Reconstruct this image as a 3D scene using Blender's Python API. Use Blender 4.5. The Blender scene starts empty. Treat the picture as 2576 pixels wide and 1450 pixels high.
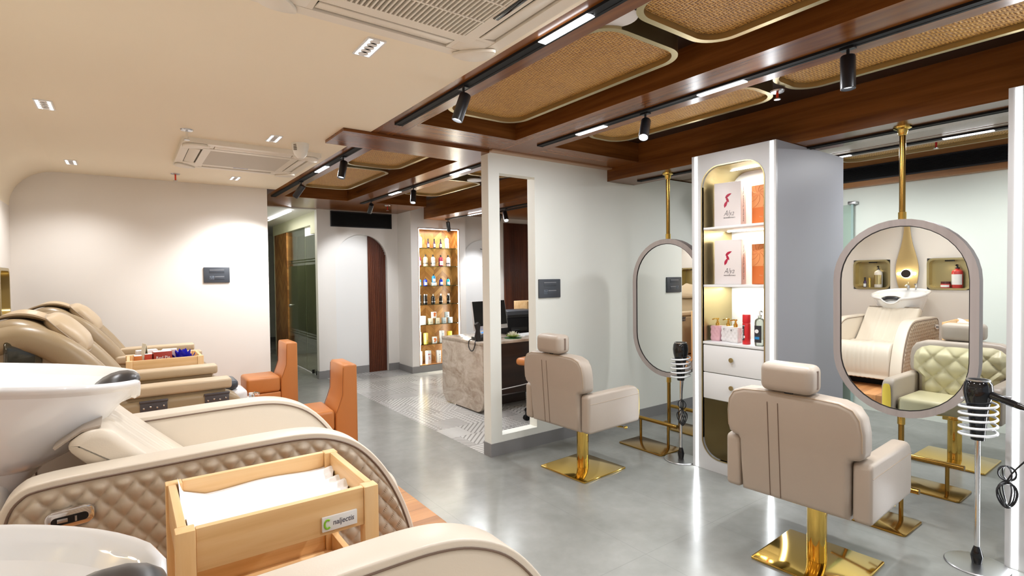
import bpy, bmesh, math, random
from mathutils import Vector, Matrix
PI = math.pi
rnd = random.Random(7)
sc = bpy.context.scene
COL = sc.collection

# ------------------------------------------------------------------ camera
CAM_H = 1.5
yaw, pitch, roll = math.radians(36.036), math.radians(1.281), math.radians(-0.663)
F = Vector((math.sin(yaw)*math.cos(pitch), math.cos(yaw)*math.cos(pitch), -math.sin(pitch)))
Rv = Vector((math.cos(yaw), -math.sin(yaw), 0)); Uv = Rv.cross(F)
R2 = Rv*math.cos(roll) + Uv*math.sin(roll)
U2 = -Rv*math.sin(roll) + Uv*math.cos(roll)
cd = bpy.data.cameras.new('camera'); cam = bpy.data.objects.new('camera', cd); COL.objects.link(cam)
cd.sensor_width = 36; cd.lens = 36*1334.3/2576; cd.clip_start = 0.05; cd.clip_end = 60
m = Matrix.Identity(4)
for i in range(3):
    m[i][0] = R2[i]; m[i][1] = U2[i]; m[i][2] = -F[i]
m[2][3] = CAM_H
cam.matrix_world = m
sc.camera = cam

# ------------------------------------------------------------------ world, exposure
w = bpy.data.worlds.new('world'); sc.world = w; w.use_nodes = True
w.node_tree.nodes['Background'].inputs[0].default_value = (0.80, 0.88, 1.0, 1)
w.node_tree.nodes['Background'].inputs[1].default_value = 0.5
sc.view_settings.view_transform = 'Standard'
sc.view_settings.look = 'None'
sc.view_settings.gamma = 1
sc.view_settings.use_curve_mapping = False
sc.view_settings.exposure = 0.05
try:
    sc.cycles.use_denoising = True
    sc.cycles.max_bounces = 9; sc.cycles.diffuse_bounces = 4; sc.cycles.glossy_bounces = 5
    sc.cycles.transmission_bounces = 6; sc.cycles.transparent_max_bounces = 10
    sc.cycles.sample_clamp_indirect = 6; sc.cycles.caustics_reflective = False; sc.cycles.caustics_refractive = False
    sc.cycles.use_adaptive_sampling = True; sc.cycles.adaptive_threshold = 0.02
except Exception:
    pass
LIGHT = 1.0          # common factor on every lamp of the place

# ------------------------------------------------------------------ node helpers
class NT:
    def __init__(s, name):
        s.m = bpy.data.materials.new(name); s.m.use_nodes = True
        s.t = s.m.node_tree; s.n = s.t.nodes; s.l = s.t.links
        s.b = s.n['Principled BSDF']; s.out = s.n['Material Output']
    def node(s, typ, **kw):
        n = s.n.new(typ)
        for k, v in kw.items(): setattr(n, k, v)
        return n
    def put(s, inp, v):
        if isinstance(v, bpy.types.NodeSocket): s.l.new(v, inp)
        elif v is not None:
            if isinstance(v, (tuple, list)) and len(v) == 3 and inp.type == 'RGBA': v = (*v, 1)
            inp.default_value = v
    def math(s, op, a, b=None, c=None):
        n = s.node('ShaderNodeMath', operation=op)
        s.put(n.inputs[0], a)
        if b is not None: s.put(n.inputs[1], b)
        if c is not None: s.put(n.inputs[2], c)
        return n.outputs[0]
    def mix(s, f, a, b):
        n = s.node('ShaderNodeMix', data_type='RGBA')
        s.put(n.inputs[0], f); s.put(n.inputs[6], a); s.put(n.inputs[7], b)
        return n.outputs[2]
    def pos(s, kind='Object'):
        return s.node('ShaderNodeTexCoord').outputs[kind]
    def mapping(s, vec, scale=(1, 1, 1), rot=(0, 0, 0)):
        n = s.node('ShaderNodeMapping'); s.l.new(vec, n.inputs[0])
        n.inputs[2].default_value = rot; n.inputs[3].default_value = scale
        return n.outputs[0]
    def noise(s, vec, scale, detail=3, rough=0.5, dist=0.0):
        n = s.node('ShaderNodeTexNoise'); s.l.new(vec, n.inputs['Vector'])
        n.inputs['Scale'].default_value = scale; n.inputs['Detail'].default_value = detail
        n.inputs['Roughness'].default_value = rough; n.inputs['Distortion'].default_value = dist
        return n.outputs[0]
    def ramp(s, f, stops):
        n = s.node('ShaderNodeValToRGB'); s.l.new(f, n.inputs[0])
        e = n.color_ramp.elements
        while len(e) < len(stops): e.new(0.5)
        for el, (p, c) in zip(e, stops): el.position = p; el.color = (*c, 1)
        return n.outputs[0]
    def sep(s, vec):
        n = s.node('ShaderNodeSeparateXYZ'); s.l.new(vec, n.inputs[0]); return n.outputs
    def comb(s, x, y, z=0.0):
        n = s.node('ShaderNodeCombineXYZ')
        for i, v in enumerate((x, y, z)): s.put(n.inputs[i], v)
        return n.outputs[0]
    def white(s, vec):
        n = s.node('ShaderNodeTexWhiteNoise', noise_dimensions='2D'); s.l.new(vec, n.inputs['Vector']); return n.outputs[0]
    def bump(s, h, strength=0.3, dist=0.01):
        n = s.node('ShaderNodeBump'); s.l.new(h, n.inputs['Height'])
        n.inputs['Strength'].default_value = strength; n.inputs['Distance'].default_value = dist
        s.l.new(n.outputs[0], s.b.inputs['Normal'])
    def set(s, col=None, rough=None, metal=None, spec=None, **kw):
        if col is not None: s.put(s.b.inputs['Base Color'], col)
        if rough is not None: s.put(s.b.inputs['Roughness'], rough)
        if metal is not None: s.put(s.b.inputs['Metallic'], metal)
        if spec is not None: s.put(s.b.inputs['Specular IOR Level'], spec)
        for k, v in kw.items(): s.put(s.b.inputs[k.replace('_', ' ')], v)
        return s.m

def plain(name, col, rough=0.5, metal=0.0, spec=0.5, var=0.0, vs=8, bump=0.0, bs=60, **kw):
    t = NT(name)
    c = col
    if var or bump:
        p = t.pos()
    if var:
        f = t.noise(p, vs, 4)
        c = t.mix(f, tuple(max(0, x*(1-var)) for x in col), tuple(min(1, x*(1+var)) for x in col))
    if bump:
        t.bump(t.noise(p, bs, 3), bump, 0.004)
    return t.set(c, rough, metal, spec, **kw)

def emit(name, col, strength):
    t = NT(name); e = t.node('ShaderNodeEmission')
    e.inputs[0].default_value = (*col, 1); e.inputs[1].default_value = strength
    t.l.new(e.outputs[0], t.out.inputs[0]); return t.m

def glass(name, tint=(0.9, 0.95, 0.93), gloss=1.0, haze=0.0, rough=0.02):
    t = NT(name)
    tr = t.node('ShaderNodeBsdfTransparent'); tr.inputs[0].default_value = (*tint, 1)
    gl = t.node('ShaderNodeBsdfGlossy'); gl.inputs['Roughness'].default_value = rough
    fr = t.node('ShaderNodeFresnel'); fr.inputs[0].default_value = 1.5
    mx = t.node('ShaderNodeMixShader')
    t.l.new(t.math('MULTIPLY', fr.outputs[0], gloss), mx.inputs[0])
    t.l.new(tr.outputs[0], mx.inputs[1]); t.l.new(gl.outputs[0], mx.inputs[2])
    last = mx.outputs[0]
    if haze:
        d = t.node('ShaderNodeBsdfTranslucent'); d.inputs[0].default_value = (0.52, 0.54, 0.44, 1)
        d2 = t.node('ShaderNodeBsdfDiffuse'); d2.inputs[0].default_value = (0.40, 0.42, 0.33, 1)
        ad = t.node('ShaderNodeMixShader'); ad.inputs[0].default_value = 0.5
        t.l.new(d.outputs[0], ad.inputs[1]); t.l.new(d2.outputs[0], ad.inputs[2])
        m2 = t.node('ShaderNodeMixShader'); m2.inputs[0].default_value = haze
        t.l.new(last, m2.inputs[1]); t.l.new(ad.outputs[0], m2.inputs[2]); last = m2.outputs[0]
    t.l.new(last, t.out.inputs[0]); return t.m

def wood(name, dark, mid, light, grain='Y', scale=1.0, rough=0.3, kind='Object', planks=0.0, spec=0.5, cross='Z'):
    t = NT(name); p = t.pos(kind)
    sc_ = {'X': (1.2, 22, 22), 'Y': (22, 1.2, 22), 'Z': (22, 22, 1.2)}[grain]
    v = t.mapping(p, tuple(k*scale for k in sc_))
    n1 = t.noise(v, 1.0, 5, 0.6, 0.4)
    v2 = t.mapping(p, tuple(k*scale*0.22 for k in sc_))
    n2 = t.noise(v2, 1.0, 3, 0.5, 0.8)
    f = t.math('ADD', t.math('MULTIPLY', n1, 0.55), t.math('MULTIPLY', n2, 0.45))
    c = t.ramp(f, [(0.3, dark), (0.5, mid), (0.72, light)])
    if planks:
        s = t.sep(p); ax = {'X': 1, 'Y': 0, 'Z': 0}[grain]; al = {'X': 0, 'Y': 1, 'Z': 2}[grain]
        row = t.math('FLOOR', t.math('DIVIDE', s[ax], planks))
        sh = t.math('MULTIPLY', t.white(t.comb(row, 3.0)), 5.0)
        colid = t.math('FLOOR', t.math('ADD', t.math('DIVIDE', s[al], planks*7), sh))
        r = t.white(t.comb(row, colid))
        k = t.math('ADD', 0.8, t.math('MULTIPLY', r, 0.4))
        c = t.mix(1.0, c, c)
        mm = t.node('ShaderNodeMix', data_type='RGBA', blend_type='MULTIPLY'); mm.inputs[0].default_value = 1
        t.l.new(c, mm.inputs[6])
        cc = t.comb(k, k, k); t.l.new(cc, mm.inputs[7]); c = mm.outputs[2]
        fr = t.math('FRACT', t.math('DIVIDE', s[ax], planks))
        line = t.math('LESS_THAN', fr, 0.02)
        c = t.mix(line, c, tuple(x*0.35 for x in dark))
    t.bump(n1, 0.04, 0.001)
    return t.set(c, rough, 0.0, spec)

# ------------------------------------------------------------------ materials
M = {}
M['plaster'] = plain('plaster', (0.80, 0.775, 0.74), 0.6, var=0.03, vs=2.5, bump=0.04, bs=14)
M['plaster_cool'] = plain('plaster_cool', (0.84, 0.845, 0.78), 0.6, var=0.03, vs=2.5, bump=0.04, bs=14)
M['plaster_left'] = plain('plaster_left', (0.79, 0.74, 0.68), 0.6, var=0.03, vs=2.5, bump=0.04, bs=14)
M['plaster_green'] = plain('plaster_green', (0.76, 0.80, 0.71), 0.6, var=0.03, vs=2.5, bump=0.04, bs=14)
M['ceiling'] = plain('ceiling', (0.88, 0.79, 0.63), 0.65, var=0.02, vs=1.2)
M['skirting'] = plain('skirting', (0.24, 0.235, 0.235), 0.4, var=0.08, vs=5)
M['wood_y'] = wood('veneer_y', (0.082, 0.025, 0.005), (0.190, 0.064, 0.0135), (0.32, 0.117, 0.028), 'Y', 0.9, 0.24, spec=.35)
M['wood_x'] = wood('veneer_x', (0.082, 0.025, 0.005), (0.190, 0.064, 0.0135), (0.32, 0.117, 0.028), 'X', 0.9, 0.24, spec=.35)
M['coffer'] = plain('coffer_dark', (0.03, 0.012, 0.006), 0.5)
M['deck'] = wood('deck', (0.30, 0.12, 0.04), (0.45, 0.20, 0.075), (0.60, 0.30, 0.12), 'X', 0.7, 0.35, planks=0.14)
M['pine'] = wood('pine', (0.66, 0.37, 0.14), (0.82, 0.53, 0.25), (0.90, 0.65, 0.37), 'X', 1.0, 0.4)
M['pine_y'] = wood('pine_y', (0.66, 0.37, 0.14), (0.82, 0.53, 0.25), (0.90, 0.65, 0.37), 'Y', 1.0, 0.4)
M['pine_z'] = wood('pine_z', (0.66, 0.37, 0.14), (0.82, 0.53, 0.25), (0.90, 0.65, 0.37), 'Z', 1.0, 0.4)
M['slat'] = wood('slat', (0.05, 0.012, 0.006), (0.12, 0.033, 0.014), (0.20, 0.06, 0.025), 'Z', 1.0, 0.4)
M['darkwood'] = wood('darkwood', (0.012, 0.006, 0.004), (0.03, 0.014, 0.009), (0.055, 0.026, 0.016), 'X', 0.8, 0.35)
M['brass'] = plain('brass', (0.78, 0.52, 0.13), 0.08, 1.0)
M['brass_dk'] = plain('brass_dark', (0.42, 0.25, 0.06), 0.18, 1.0)
M['brass_br'] = plain('brass_brushed', (0.48, 0.395, 0.205), 0.34, 1.0)
M['rim'] = plain('rim_brass', (0.46, 0.37, 0.20), 0.35, 1.0)
M['chrome'] = plain('chrome', (0.85, 0.85, 0.86), 0.08, 1.0)
M['steel'] = plain('steel', (0.55, 0.55, 0.56), 0.3, 1.0)
M['black'] = plain('black_satin', (0.012, 0.012, 0.014), 0.35)
M['black_m'] = plain('black_matt', (0.006, 0.006, 0.007), 0.65, spec=.25)
M['black_g'] = plain('black_gloss', (0.008, 0.008, 0.009), 0.08)
M['dkgrey'] = plain('dark_grey', (0.055, 0.062, 0.075), 0.4)
M['grey'] = plain('mid_grey', (0.25, 0.25, 0.26), 0.4)
M['void'] = plain('recess_dark', (0.05, 0.035, 0.022), 0.7)
M['white'] = plain('white_lacquer', (0.82, 0.82, 0.82), 0.3)
M['white_t'] = plain('white_panel', (0.60, 0.60, 0.60), 0.35)
M['white_g'] = plain('white_gloss', (0.88, 0.88, 0.89), 0.06, Coat_Weight=0.5)
M['white_p'] = plain('white_plastic', (0.80, 0.77, 0.70), 0.4)
M['ac_white'] = plain('ac_white', (0.80, 0.74, 0.64), 0.4)
M['ac_dark'] = plain('ac_dark', (0.16, 0.13, 0.09), 0.6)
M['cloth'] = plain('white_cloth', (0.90, 0.90, 0.92), 0.85, bump=0.15, bs=160)
M['leather'] = plain('leather_tan', (0.405, 0.338, 0.275), 0.38, var=0.03, bump=0.06, bs=220)
M['leather_c'] = plain('leather_cream', (0.665, 0.585, 0.48), 0.36, var=0.02, bump=0.05, bs=220)
M['leather_q'] = plain('leather_quilt', (0.46, 0.375, 0.28), 0.4, var=0.03, bump=0.06, bs=220)
M['leather_t'] = plain('leather_tuft', (0.56, 0.505, 0.31), 0.35, var=0.02, bump=0.05, bs=220)
M['leather_r'] = plain('leather_recliner', (0.35, 0.255, 0.145), 0.36, var=0.03, bump=0.06, bs=220)
M['leather_rp'] = plain('leather_pad', (0.55, 0.42, 0.27), 0.36, var=0.02, bump=0.06, bs=220)
M['leather_o'] = plain('leather_orange', (0.55, 0.20, 0.052), 0.36, var=0.04, bump=0.06, bs=200)
M['seam'] = plain('seam', (0.16, 0.105, 0.075), 0.6)
M['seam_l'] = plain('seam_light', (0.42, 0.33, 0.24), 0.6)
M['plum'] = plain('plum', (0.03, 0.008, 0.05), 0.2)
M['red'] = plain('red', (0.62, 0.02, 0.025), 0.25)
M['coral'] = plain('coral', (0.60, 0.055, 0.05), 0.25)
M['orange'] = plain('orange_card', (0.75, 0.20, 0.045), 0.45)
M['orange_p'] = plain('orange_pale', (0.85, 0.36, 0.13), 0.45)
M['blue'] = plain('blue', (0.01, 0.03, 0.42), 0.2)
M['sky'] = plain('sky_blue', (0.02, 0.24, 0.55), 0.2)
M['teal'] = plain('teal', (0.02, 0.42, 0.46), 0.2)
M['pinkbox'] = plain('pale_card', (0.80, 0.73, 0.70), 0.4)
M['pinkspine'] = plain('pale_spine', (0.78, 0.62, 0.57), 0.4)
M['card'] = plain('white_card', (0.85, 0.86, 0.86), 0.5)
M['card_y'] = plain('cream_card', (0.84, 0.78, 0.60), 0.5)
M['card_b'] = plain('blue_grey_card', (0.55, 0.63, 0.66), 0.5)
M['card_g'] = plain('yellow_card', (0.85, 0.62, 0.06), 0.5)
M['ink'] = plain('ink', (0.03, 0.03, 0.035), 0.5)
M['rose'] = plain('rose_glass', (0.72, 0.42, 0.46), 0.12)
M['ceramic'] = plain('ceramic', (0.80, 0.78, 0.78), 0.2)
M['petal'] = plain('petal', (0.85, 0.83, 0.68), 0.5)
M['petal_g'] = plain('petal_green', (0.42, 0.56, 0.10), 0.5)
M['petal_b'] = plain('petal_blue', (0.02, 0.02, 0.50), 0.45)
M['leaf'] = plain('leaf', (0.02, 0.12, 0.03), 0.5)
M['screen'] = plain('screen', (0.004, 0.004, 0.005), 0.05)
M['mirror'] = plain('mirror', (0.90, 0.92, 0.90), 0.0, 1.0)
M['glass'] = glass('glass_clear')
M['glass_shelf'] = glass('glass_shelf', (0.75, 0.9, 0.82))
M['glass_door'] = glass('glass_door', (0.80, 0.82, 0.72), 0.8)
M['frost'] = glass('glass_frost', (0.60, 0.63, 0.50), 0.5, 0.6, 0.2)
M['coil'] = plain('coil_acrylic', (0.80, 0.82, 0.84), 0.12)
M['clear_b'] = glass('clear_bottle', (0.82, 0.86, 0.84), 1.0, 0.25)
M['film'] = glass('film', (0.55, 0.52, 0.42), 1.6, 0.12, 0.1)
M['led'] = emit('led', (0.93, 0.97, 1.0), 6*LIGHT)
M['led_track'] = emit('led_track', (0.95, 0.97, 1.0), 14*LIGHT)
M['led_warm'] = emit('led_warm', (1.0, 0.93, 0.72), 16*LIGHT)
M['led_cove'] = emit('led_cove', (1.0, 0.99, 0.93), 9*LIGHT)
M['lens'] = emit('lens', (0.93, 0.96, 1.0), 22*LIGHT)
M['lens_dim'] = emit('lens_dim', (0.9, 0.94, 1.0), 3*LIGHT)
M['lcd'] = emit('lcd', (0.10, 0.35, 0.95), 1.2)

def mk_floor():
    t = NT('floor_tile'); p = t.pos(); s = t.sep(p)
    n = t.noise(p, 1.1, 5, 0.6, 0.3); n2 = t.noise(p, 9, 4, 0.6)
    f = t.math('ADD', t.math('MULTIPLY', n, 0.75), t.math('MULTIPLY', n2, 0.25))
    c = t.ramp(f, [(0.3, (0.20, 0.203, 0.185)), (0.55, (0.275, 0.278, 0.258)), (0.75, (0.345, 0.345, 0.325))])
    fx = t.math('FRACT', t.math('DIVIDE', t.math('ADD', s[0], 10.38), 0.60))
    fy = t.math('FRACT', t.math('DIVIDE', t.math('ADD', s[1], 10.14), 1.20))
    l = t.math('MAXIMUM', t.math('LESS_THAN', fx, 0.006), t.math('LESS_THAN', fy, 0.003))
    c = t.mix(t.math('MULTIPLY', l, 0.6), c, (0.2, 0.2, 0.19))
    r = t.math('ADD', 0.14, t.math('MULTIPLY', n2, 0.12))
    return t.set(c, r, 0, 0.5)
M['floor'] = mk_floor()

def mk_pattern():
    t = NT('floor_pattern'); p = t.pos(); s = t.sep(p); S = 0.30
    x = t.math('DIVIDE', t.math('ADD', s[0], 20.0), S); y = t.math('DIVIDE', t.math('ADD', s[1], 20.0), S)
    row = t.math('FLOOR', y)
    x = t.math('ADD', x, t.math('MULTIPLY', row, 0.5))
    cx_ = t.math('FLOOR', x)
    u = t.math('FRACT', x); v = t.math('FRACT', y)
    r = t.white(t.comb(cx_, row)); r2 = t.white(t.comb(row, t.math('ADD', cx_, 31.0)))
    def stripes(e, k, th): return t.math('LESS_THAN', t.math('FRACT', t.math('MULTIPLY', e, k)), th)
    a = stripes(t.math('ADD', u, v), 5.0, 0.3)
    b = stripes(t.math('ADD', t.math('SUBTRACT', u, v), 3.0), 5.0, 0.35)
    du = t.math('SUBTRACT', t.math('FRACT', t.math('MULTIPLY', u, 6.0)), 0.5)
    dv = t.math('SUBTRACT', t.math('FRACT', t.math('MULTIPLY', v, 6.0)), 0.5)
    d2 = t.math('ADD', t.math('MULTIPLY', du, du), t.math('MULTIPLY', dv, dv))
    dots = t.math('LESS_THAN', d2, 0.10)
    ring = t.math('MULTIPLY', dots, t.math('GREATER_THAN', d2, 0.035))
    hatch = t.math('MAXIMUM', stripes(t.math('ADD', u, v), 4.0, 0.2), stripes(t.math('ADD', t.math('SUBTRACT', u, v), 3.0), 4.0, 0.2))
    zig = stripes(t.math('ADD', v, t.math('MULTIPLY', t.math('PINGPONG', t.math('MULTIPLY', u, 6.0), 1.0), 0.14)), 5.0, 0.35)
    lines = stripes(v, 7.0, 0.4)
    pats = [a, hatch, dots, zig, b, ring, lines, 0.0]
    k = t.math('MULTIPLY', r, float(len(pats)))
    res = 0.0
    for i, q in enumerate(pats[:-1]):
        sel = t.math('MULTIPLY', t.math('GREATER_THAN', k, float(i)), t.math('LESS_THAN', k, float(i+1)))
        res = t.math('ADD', res, t.math('MULTIPLY', sel, q))
    base = t.mix(r2, (0.56, 0.55, 0.53), (0.36, 0.355, 0.34))
    ink = t.mix(t.math('GREATER_THAN', r2, 0.6), (0.23, 0.225, 0.215), (0.68, 0.67, 0.65))
    c = t.mix(res, base, ink)
    n = t.noise(p, 6, 3)
    c = t.mix(t.math('MULTIPLY', n, 0.25), c, (0.42, 0.41, 0.39))
    l = t.math('MAXIMUM', t.math('LESS_THAN', u, 0.01), t.math('LESS_THAN', v, 0.01))
    c = t.mix(t.math('MULTIPLY', l, 0.6), c, (0.22, 0.22, 0.21))
    return t.set(c, 0.2, 0, 0.5)
M['pattern'] = mk_pattern()

def mk_rattan():
    t = NT('rattan'); p = t.pos(); nn = t.node('ShaderNodeTexNoise'); nn.inputs['Scale'].default_value = 14; t.l.new(p, nn.inputs['Vector']); va = t.node('ShaderNodeVectorMath', operation='MULTIPLY_ADD'); t.l.new(nn.outputs[1], va.inputs[0]); va.inputs[1].default_value = (.022, .022, 0); t.l.new(p, va.inputs[2]); s = t.sep(va.outputs[0]); S = 0.0125
    x = t.math('DIVIDE', t.math('ADD', s[0], 10.0), S); y = t.math('DIVIDE', t.math('ADD', s[1], 10.0), S*1.15)
    px_ = t.math('FLOOR', x); py_ = t.math('FLOOR', y)
    sel = t.math('LESS_THAN', t.math('MODULO', t.math('ADD', px_, py_), 4.0), 2.0)
    hx = t.math('SINE', t.math('MULTIPLY', t.math('FRACT', x), PI)); hy = t.math('SINE', t.math('MULTIPLY', t.math('FRACT', y), PI))
    h = t.math('ADD', t.math('MULTIPLY', sel, hx), t.math('MULTIPLY', t.math('SUBTRACT', 1.0, sel), hy))
    n = t.noise(t.mapping(p, (60, 25, 30)), 1.0, 4); n3 = t.noise(p, 5, 3)
    f = t.math('ADD', t.math('MULTIPLY', h, 0.5), t.math('ADD', t.math('MULTIPLY', n, 0.35), t.math('MULTIPLY', n3, 0.15)))
    c = t.ramp(f, [(0.22, (0.08, 0.026, 0.004)), (0.5, (0.40, 0.175, 0.030)), (0.75, (0.72, 0.41, 0.10))])
    t.bump(h, 0.9, 0.004)
    return t.set(c, 0.5)
M['rattan'] = mk_rattan()

def mk_chevron(name, ax=0, W=0.16):
    t = NT(name); p = t.pos(); s = t.sep(p)
    x = t.math('DIVIDE', t.math('ADD', s[ax], 10.0), W)
    tri = t.math('PINGPONG', x, 1.0)
    v = t.math('DIVIDE', t.math('ADD', s[2], t.math('MULTIPLY', tri, W*0.9)), 0.075)
    r = t.white(t.comb(t.math('FLOOR', v), t.math('FLOOR', x)))
    n = t.noise(t.mapping(p, (30, 30, 8)), 1.0, 4)
    f = t.math('ADD', t.math('MULTIPLY', r, 0.7), t.math('MULTIPLY', n, 0.3))
    c = t.ramp(f, [(0.1, (0.22, 0.085, 0.02)), (0.5, (0.36, 0.155, 0.04)), (0.9, (0.50, 0.25, 0.08))])
    l = t.math('MAXIMUM', t.math('LESS_THAN', t.math('FRACT', v), 0.04), t.math('LESS_THAN', t.math('FRACT', x), 0.015))
    c = t.mix(t.math('MULTIPLY', l, 0.6), c, (0.08, 0.03, 0.01))
    return t.set(c, 0.35)
M['chevron'] = mk_chevron('chevron', 0)
M['chevron_y'] = mk_chevron('chevron_y', 1, 0.22)

def mk_marble():
    t = NT('marble'); p = t.pos()
    v = t.mapping(p, (1, 1.3, 2.2), (0.5, 0.3, 0.2))
    n = t.noise(v, 2.6, 7, 0.62, 1.6); n2 = t.noise(v, 9, 5, 0.6, 0.8)
    f = t.math('ADD', t.math('MULTIPLY', n, 0.8), t.math('MULTIPLY', n2, 0.2))
    c = t.ramp(f, [(0.32, (0.30, 0.22, 0.16)), (0.5, (0.50, 0.42, 0.34)), (0.68, (0.66, 0.59, 0.52))])
    return t.set(c, 0.18)
M['marble'] = mk_marble()
M['ash'] = wood('ash_veneer', (0.36, 0.30, 0.28), (0.47, 0.41, 0.385), (0.56, 0.50, 0.475), 'Z', 0.35, 0.4)

# ------------------------------------------------------------------ geometry helpers
class MB:
    def __init__(s): s.bm = bmesh.new()
    def _tf(s, geom, mat):
        if mat is not None: bmesh.ops.transform(s.bm, matrix=mat, verts=geom)
    def box(s, x0, x1, y0, y1, z0, z1, r=0.0, seg=2, mat=None):
        g = bmesh.ops.create_cube(s.bm, size=1.0)['verts']
        bmesh.ops.transform(s.bm, matrix=Matrix.Translation(((x0+x1)/2, (y0+y1)/2, (z0+z1)/2)) @ Matrix.Diagonal((abs(x1-x0), abs(y1-y0), abs(z1-z0), 1)), verts=g)
        if r > 0:
            r = min(r, abs(x1-x0)*.49, abs(y1-y0)*.49, abs(z1-z0)*.49)
            es = list({e for v in g for e in v.link_edges})
            o = bmesh.ops.bevel(s.bm, geom=es, offset=r, segments=seg, profile=0.5, affect='EDGES', clamp_overlap=True)
            g = list({v for f in o['faces'] for v in f.verts} | {v for v in g if v.is_valid})
        s._tf(g, mat); return s
    def prism(s, pts, plane, a, b, bev=0.0, seg=2, mat=None):
        def P(u, v, w):
            return {'XY': (u, v, w), 'XZ': (u, w, v), 'YZ': (w, u, v)}[plane]
        bm = s.bm
        va = [bm.verts.new(P(u, v, a)) for u, v in pts]; vb = [bm.verts.new(P(u, v, b)) for u, v in pts]
        n = len(pts)
        fa = bm.faces.new(va[::-1]); fb = bm.faces.new(vb)
        fs = [fa, fb]
        for i in range(n):
            j = (i+1) % n
            fs.append(bm.faces.new((va[i], va[j], vb[j], vb[i])))
        bmesh.ops.recalc_face_normals(bm, faces=fs)
        g = va+vb
        if bev > 0:
            es = list(fa.edges)+list(fb.edges)
            o = bmesh.ops.bevel(bm, geom=es, offset=bev, segments=seg, profile=0.5, affect='EDGES', clamp_overlap=True)
            g = list({v for f in o['faces'] for v in f.verts} | {v for v in g if v.is_valid})
        s._tf(g, mat); return s
    def ring(s, outer, inner, plane, a, b, mat=None):
        def P(u, v, w):
            return {'XY': (u, v, w), 'XZ': (u, w, v), 'YZ': (w, u, v)}[plane]
        bm = s.bm; n = len(outer)
        L = [[bm.verts.new(P(u, v, w)) for u, v in c] for c, w in ((outer, a), (inner, a), (inner, b), (outer, b))]
        fs = []
        for k in range(4):
            A, B = L[k], L[(k+1) % 4]
            for i in range(n):
                j = (i+1) % n
                fs.append(bm.faces.new((A[i], A[j], B[j], B[i])))
        bmesh.ops.recalc_face_normals(bm, faces=fs)
        s._tf([v for c in L for v in c], mat); return s
    def loft(s, loops, cap=True, closed=True, mat=None):
        bm = s.bm
        L = [[bm.verts.new(p) for p in lp] for lp in loops]
        fs = []
        n = len(L[0])
        for A, B in zip(L, L[1:]):
            for i in range(n if closed else n-1):
                j = (i+1) % n
                fs.append(bm.faces.new((A[i], A[j], B[j], B[i])))
        if cap and closed:
            fs.append(bm.faces.new(L[0][::-1])); fs.append(bm.faces.new(L[-1]))
        bmesh.ops.recalc_face_normals(bm, faces=fs)
        s._tf([v for c in L for v in c], mat); return s
    def lathe(s, prof, seg=24, mat=None):
        loops = []
        for r, z in prof:
            r = max(r, 1e-4)
            loops.append([(r*math.cos(2*PI*i/seg), r*math.sin(2*PI*i/seg), z) for i in range(seg)])
        return s.loft(loops, mat=mat)
    def cyl(s, x, y, z0, z1, r, seg=20, r2=None, mat=None):
        return s.lathe([(r, z0), (r2 if r2 is not None else r, z1)], seg, (mat or Matrix.Identity(4)) @ Matrix.Translation((x, y, 0)))
    def tube(s, path, r, seg=8, closed=False, mat=None):
        P = [Vector(p) for p in path]; n = len(P)
        T = []
        for i in range(n):
            if closed: d = P[(i+1) % n]-P[i-1]
            else: d = P[min(i+1, n-1)]-P[max(i-1, 0)]
            T.append(d.normalized() if d.length > 1e-9 else Vector((0, 0, 1)))
        up = Vector((0, 0, 1)) if abs(T[0].z) < 0.9 else Vector((1, 0, 0))
        N = (up - T[0]*up.dot(T[0])).normalized()
        loops = []
        for i in range(n):
            N = (N - T[i]*N.dot(T[i]))
            if N.length < 1e-6: N = T[i].orthogonal()
            N.normalize(); B = T[i].cross(N)
            rr = r[i] if isinstance(r, (list, tuple)) else r
            loops.append([tuple(P[i]+(N*math.cos(2*PI*k/seg)+B*math.sin(2*PI*k/seg))*rr) for k in range(seg)])
        if closed: loops.append(loops[0]); return s.loft(loops, cap=False, mat=mat)
        return s.loft(loops, mat=mat)
    def grid(s, fn, nu, nv, mat=None, flip=False):
        bm = s.bm
        V = [[bm.verts.new(fn(i/nu, j/nv)) for i in range(nu+1)] for j in range(nv+1)]
        for j in range(nv):
            for i in range(nu):
                q = (V[j][i], V[j][i+1], V[j+1][i+1], V[j+1][i])
                bm.faces.new(q[::-1] if flip else q)
        s._tf([v for c in V for v in c], mat); return s
    def ball(s, x, y, z, rx, ry=None, rz=None, nu=16, nv=10, p=2.0, mat=None):
        ry = ry or rx; rz = rz or rx
        def e(c): return math.copysign(abs(c)**(2/p), c)
        loops = []
        for j in range(1, nv):
            ph = -PI/2+PI*j/nv
            loops.append([(x+rx*e(math.cos(ph))*e(math.cos(2*PI*i/nu)), y+ry*e(math.cos(ph))*e(math.sin(2*PI*i/nu)), z+rz*e(math.sin(ph))) for i in range(nu)])
        return s.loft(loops, mat=mat)
    def build(s, name, mat, parent=None, angle=38, loc=None, kind=None):
        bm = s.bm; a = math.radians(angle)
        bmesh.ops.remove_doubles(bm, verts=bm.verts, dist=1e-6)
        for f in bm.faces: f.smooth = True
        for e in bm.edges:
            if len(e.link_faces) > 2 or (len(e.link_faces) == 2 and e.calc_face_angle(0) > a): e.smooth = False
        me = bpy.data.meshes.new(name); bm.to_mesh(me); bm.free()
        me.materials.append(mat)
        o = bpy.data.objects.new(name, me); COL.objects.link(o)
        if parent is not None: o.parent = parent
        if loc: o.location = loc
        if kind: o['kind'] = kind
        return o

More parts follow.
